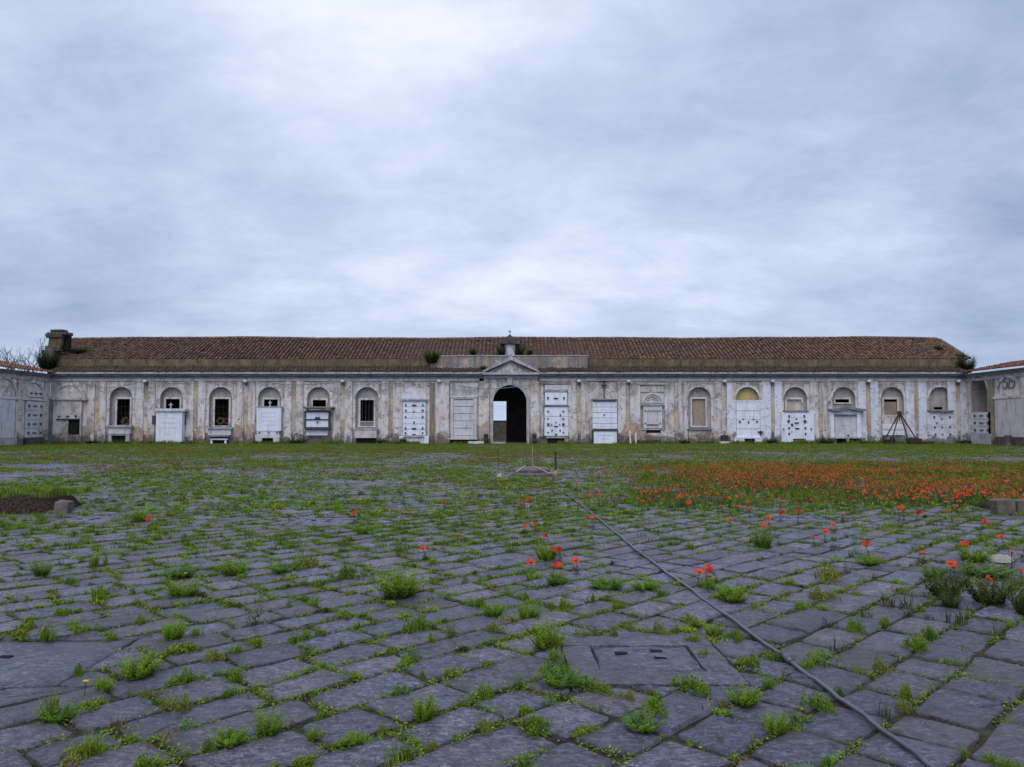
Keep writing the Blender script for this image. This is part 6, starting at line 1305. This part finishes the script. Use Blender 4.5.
# ------------------------------------------------------------------ growth on the walls and roof, bare tree
def shrub(name, loc, w, h, seed, cols, lbl, cat='shrub', nst=40, ll=.16):
    P_ = proto_stems(seed, nst, h, w * .5, 26, ll, ll * .28, cols, .25); V_ = np.array(P_[0])
    o = link(name, mesh_np(name, V_, [np.array(P_[1])], ['leaf'], col=np.array(P_[2])), None, loc); return tag(o, lbl, cat, 'plants growing on the hall')
D1, D2 = [(.035, .055, .018), (.05, .075, .022), (.03, .04, .016)], [(.07, .10, .025), (.05, .08, .02)]
shrub('roof_shrub', (at(432, 361, FY)[0], FY - .12, at(432, 363, FY)[2]), 1.3, 1.5, 1, [(.045, .085, .02), (.06, .10, .025)], 'green shrub growing at the left end of the raised parapet', 'shrub', 110, .2)
shrub('roof_shrub', (at(473, 355, FY)[0], FY + .3, at(473, 356, FY)[2]), .5, .9, 2, D1, 'thin dark weed on the parapet left of the turret')
shrub('roof_shrub', (at(501.5, 355, FY)[0], FY + .8, at(501, 356, FY)[2]), .8, 1.7, 3, D1, 'dark plant hugging the left side of the turret')
shrub('roof_shrub', (at(519, 355, FY)[0], FY + .9, at(519, 356, FY)[2]), 1.1, 2.0, 4, D1, 'dark plant hugging the right side of the turret')
shrub('roof_shrub', (at(529.5, 355, FY)[0], FY + .3, at(529, 356, FY)[2]), .4, .85, 5, D2, 'small weed on the parapet right of the turret')
shrub('roof_shrub', (at(484, 372, FY)[0], FY - .3, at(484, 371.5, FY)[2]), .6, .6, 6, D2, 'small mossy weed at the left foot of the pediment')
shrub('wall_creeper', (at(48, 366, FY)[0], FY + .0, at(48, 371, FY)[2]), 2.0, 2.6, 7, D1, 'dark creeper over the ruined pier at the left end of the hall', 'creeper', 220)
shrub('roof_shrub', (at(68, 350, FY)[0], FY + 2.2, at(68, 353, FY + 2)[2]), 2.6, .7, 8, [(.085, .10, .025), (.06, .075, .02)], 'mossy weeds on the tiles beside the ruined pier', 'shrub', 90)
shrub('wall_creeper', (at(966, 366, FY)[0], FY + .0, at(966, 373, FY)[2]), 1.5, 2.1, 9, D1, 'dark creeper in the corner between the hall and the right wing', 'creeper', 170)
shrub('roof_shrub', (at(966, 352, FY)[0], FY + .8, at(966, 360, FY)[2]), .7, .9, 10, D1, 'dark weeds fringing the lower right hip of the roof')
shrub('roof_shrub', (at(955, 345, FY)[0], FY + 2.6, at(955, 352, FY + 2.6)[2]), .7, .8, 17, D1, 'thin weeds on the middle of the right hip of the roof')
for i, (px, w, h, lbl) in enumerate(((384, 1.2, .5, 'dark leafy bush at the wall foot left of the tall six plaque tomb'), (300, 2.0, .7, 'tangle of weeds at the wall foot under the black framed tomb'), (404, .6, .7, 'dark sprout at the left foot of the six plaque tomb'), (681, 1.2, .5, 'dark bush at the wall foot left of the bricked up window'), (769, 1.3, .6, 'bush at the wall foot right of the whitewashed tomb'), (822, 1.8, .7, 'bush at the wall foot between the orange boarded tomb and the pedimented tomb'), (960, 1.6, .5, 'weeds at the foot of the right corner'), (98, 1.4, .4, 'weeds at the wall foot left of the first altar'))):
    o = shrub('wall_foot_bush', (U(px), FY - .7, -.02), w, h, 60 + i, D1 + D2, lbl, 'bush', 60, .13); o['group'] = 'bushes at the foot of the hall'

random.seed(3)
tr_ = empty('bare_tree', (at(30, 400, 82)[0], 82, 0), 'leafless tree with thin spreading branches behind the left wing', 'tree')
trunk = MB(); trunk.smooth = True; br_ = MB(); base = Vector((at(33, 400, 82)[0], 82, 0)); fork = base + Vector((.2, 0, 4.5))
trunk.tube([base - Vector((0, 0, .1)), base + Vector((.1, 0, 2.6)), fork], .26, 8, r1=.16)
def grow(p, d, L, r, lev):
    pts = [p]; q_ = p
    for i in range(4):
        d = (d + Vector((random.gauss(0, .16), random.gauss(0, .16), random.gauss(.03, .10)))).normalized(); q_ = q_ + d * L / 4; pts.append(q_)
        if lev < 4 and i > 0:
            for _ in range(2 if lev < 2 else 1): grow(q_, (d + Vector((random.gauss(0, .65), random.gauss(0, .55), random.gauss(.12, .4)))).normalized(), L * random.uniform(.5, .72), r * .58, lev + 1)
    br_.tube(pts, max(r, .016), 5, r1=max(r * .5, .012))
for a_ in (-1.45, -1.2, -.9, -.55, -.2, .3, .7): grow(fork, Vector((math.sin(a_) * 1.0, random.gauss(0, .3), math.cos(a_) * .62 + .22)).normalized(), 3.1, .075, 1)
trunk.build('trunk', 'bark', tr_); br_.build('branches', 'bark', tr_)
print('faces', sum(len(o.data.polygons) for o in S.objects if o.type == 'MESH'))
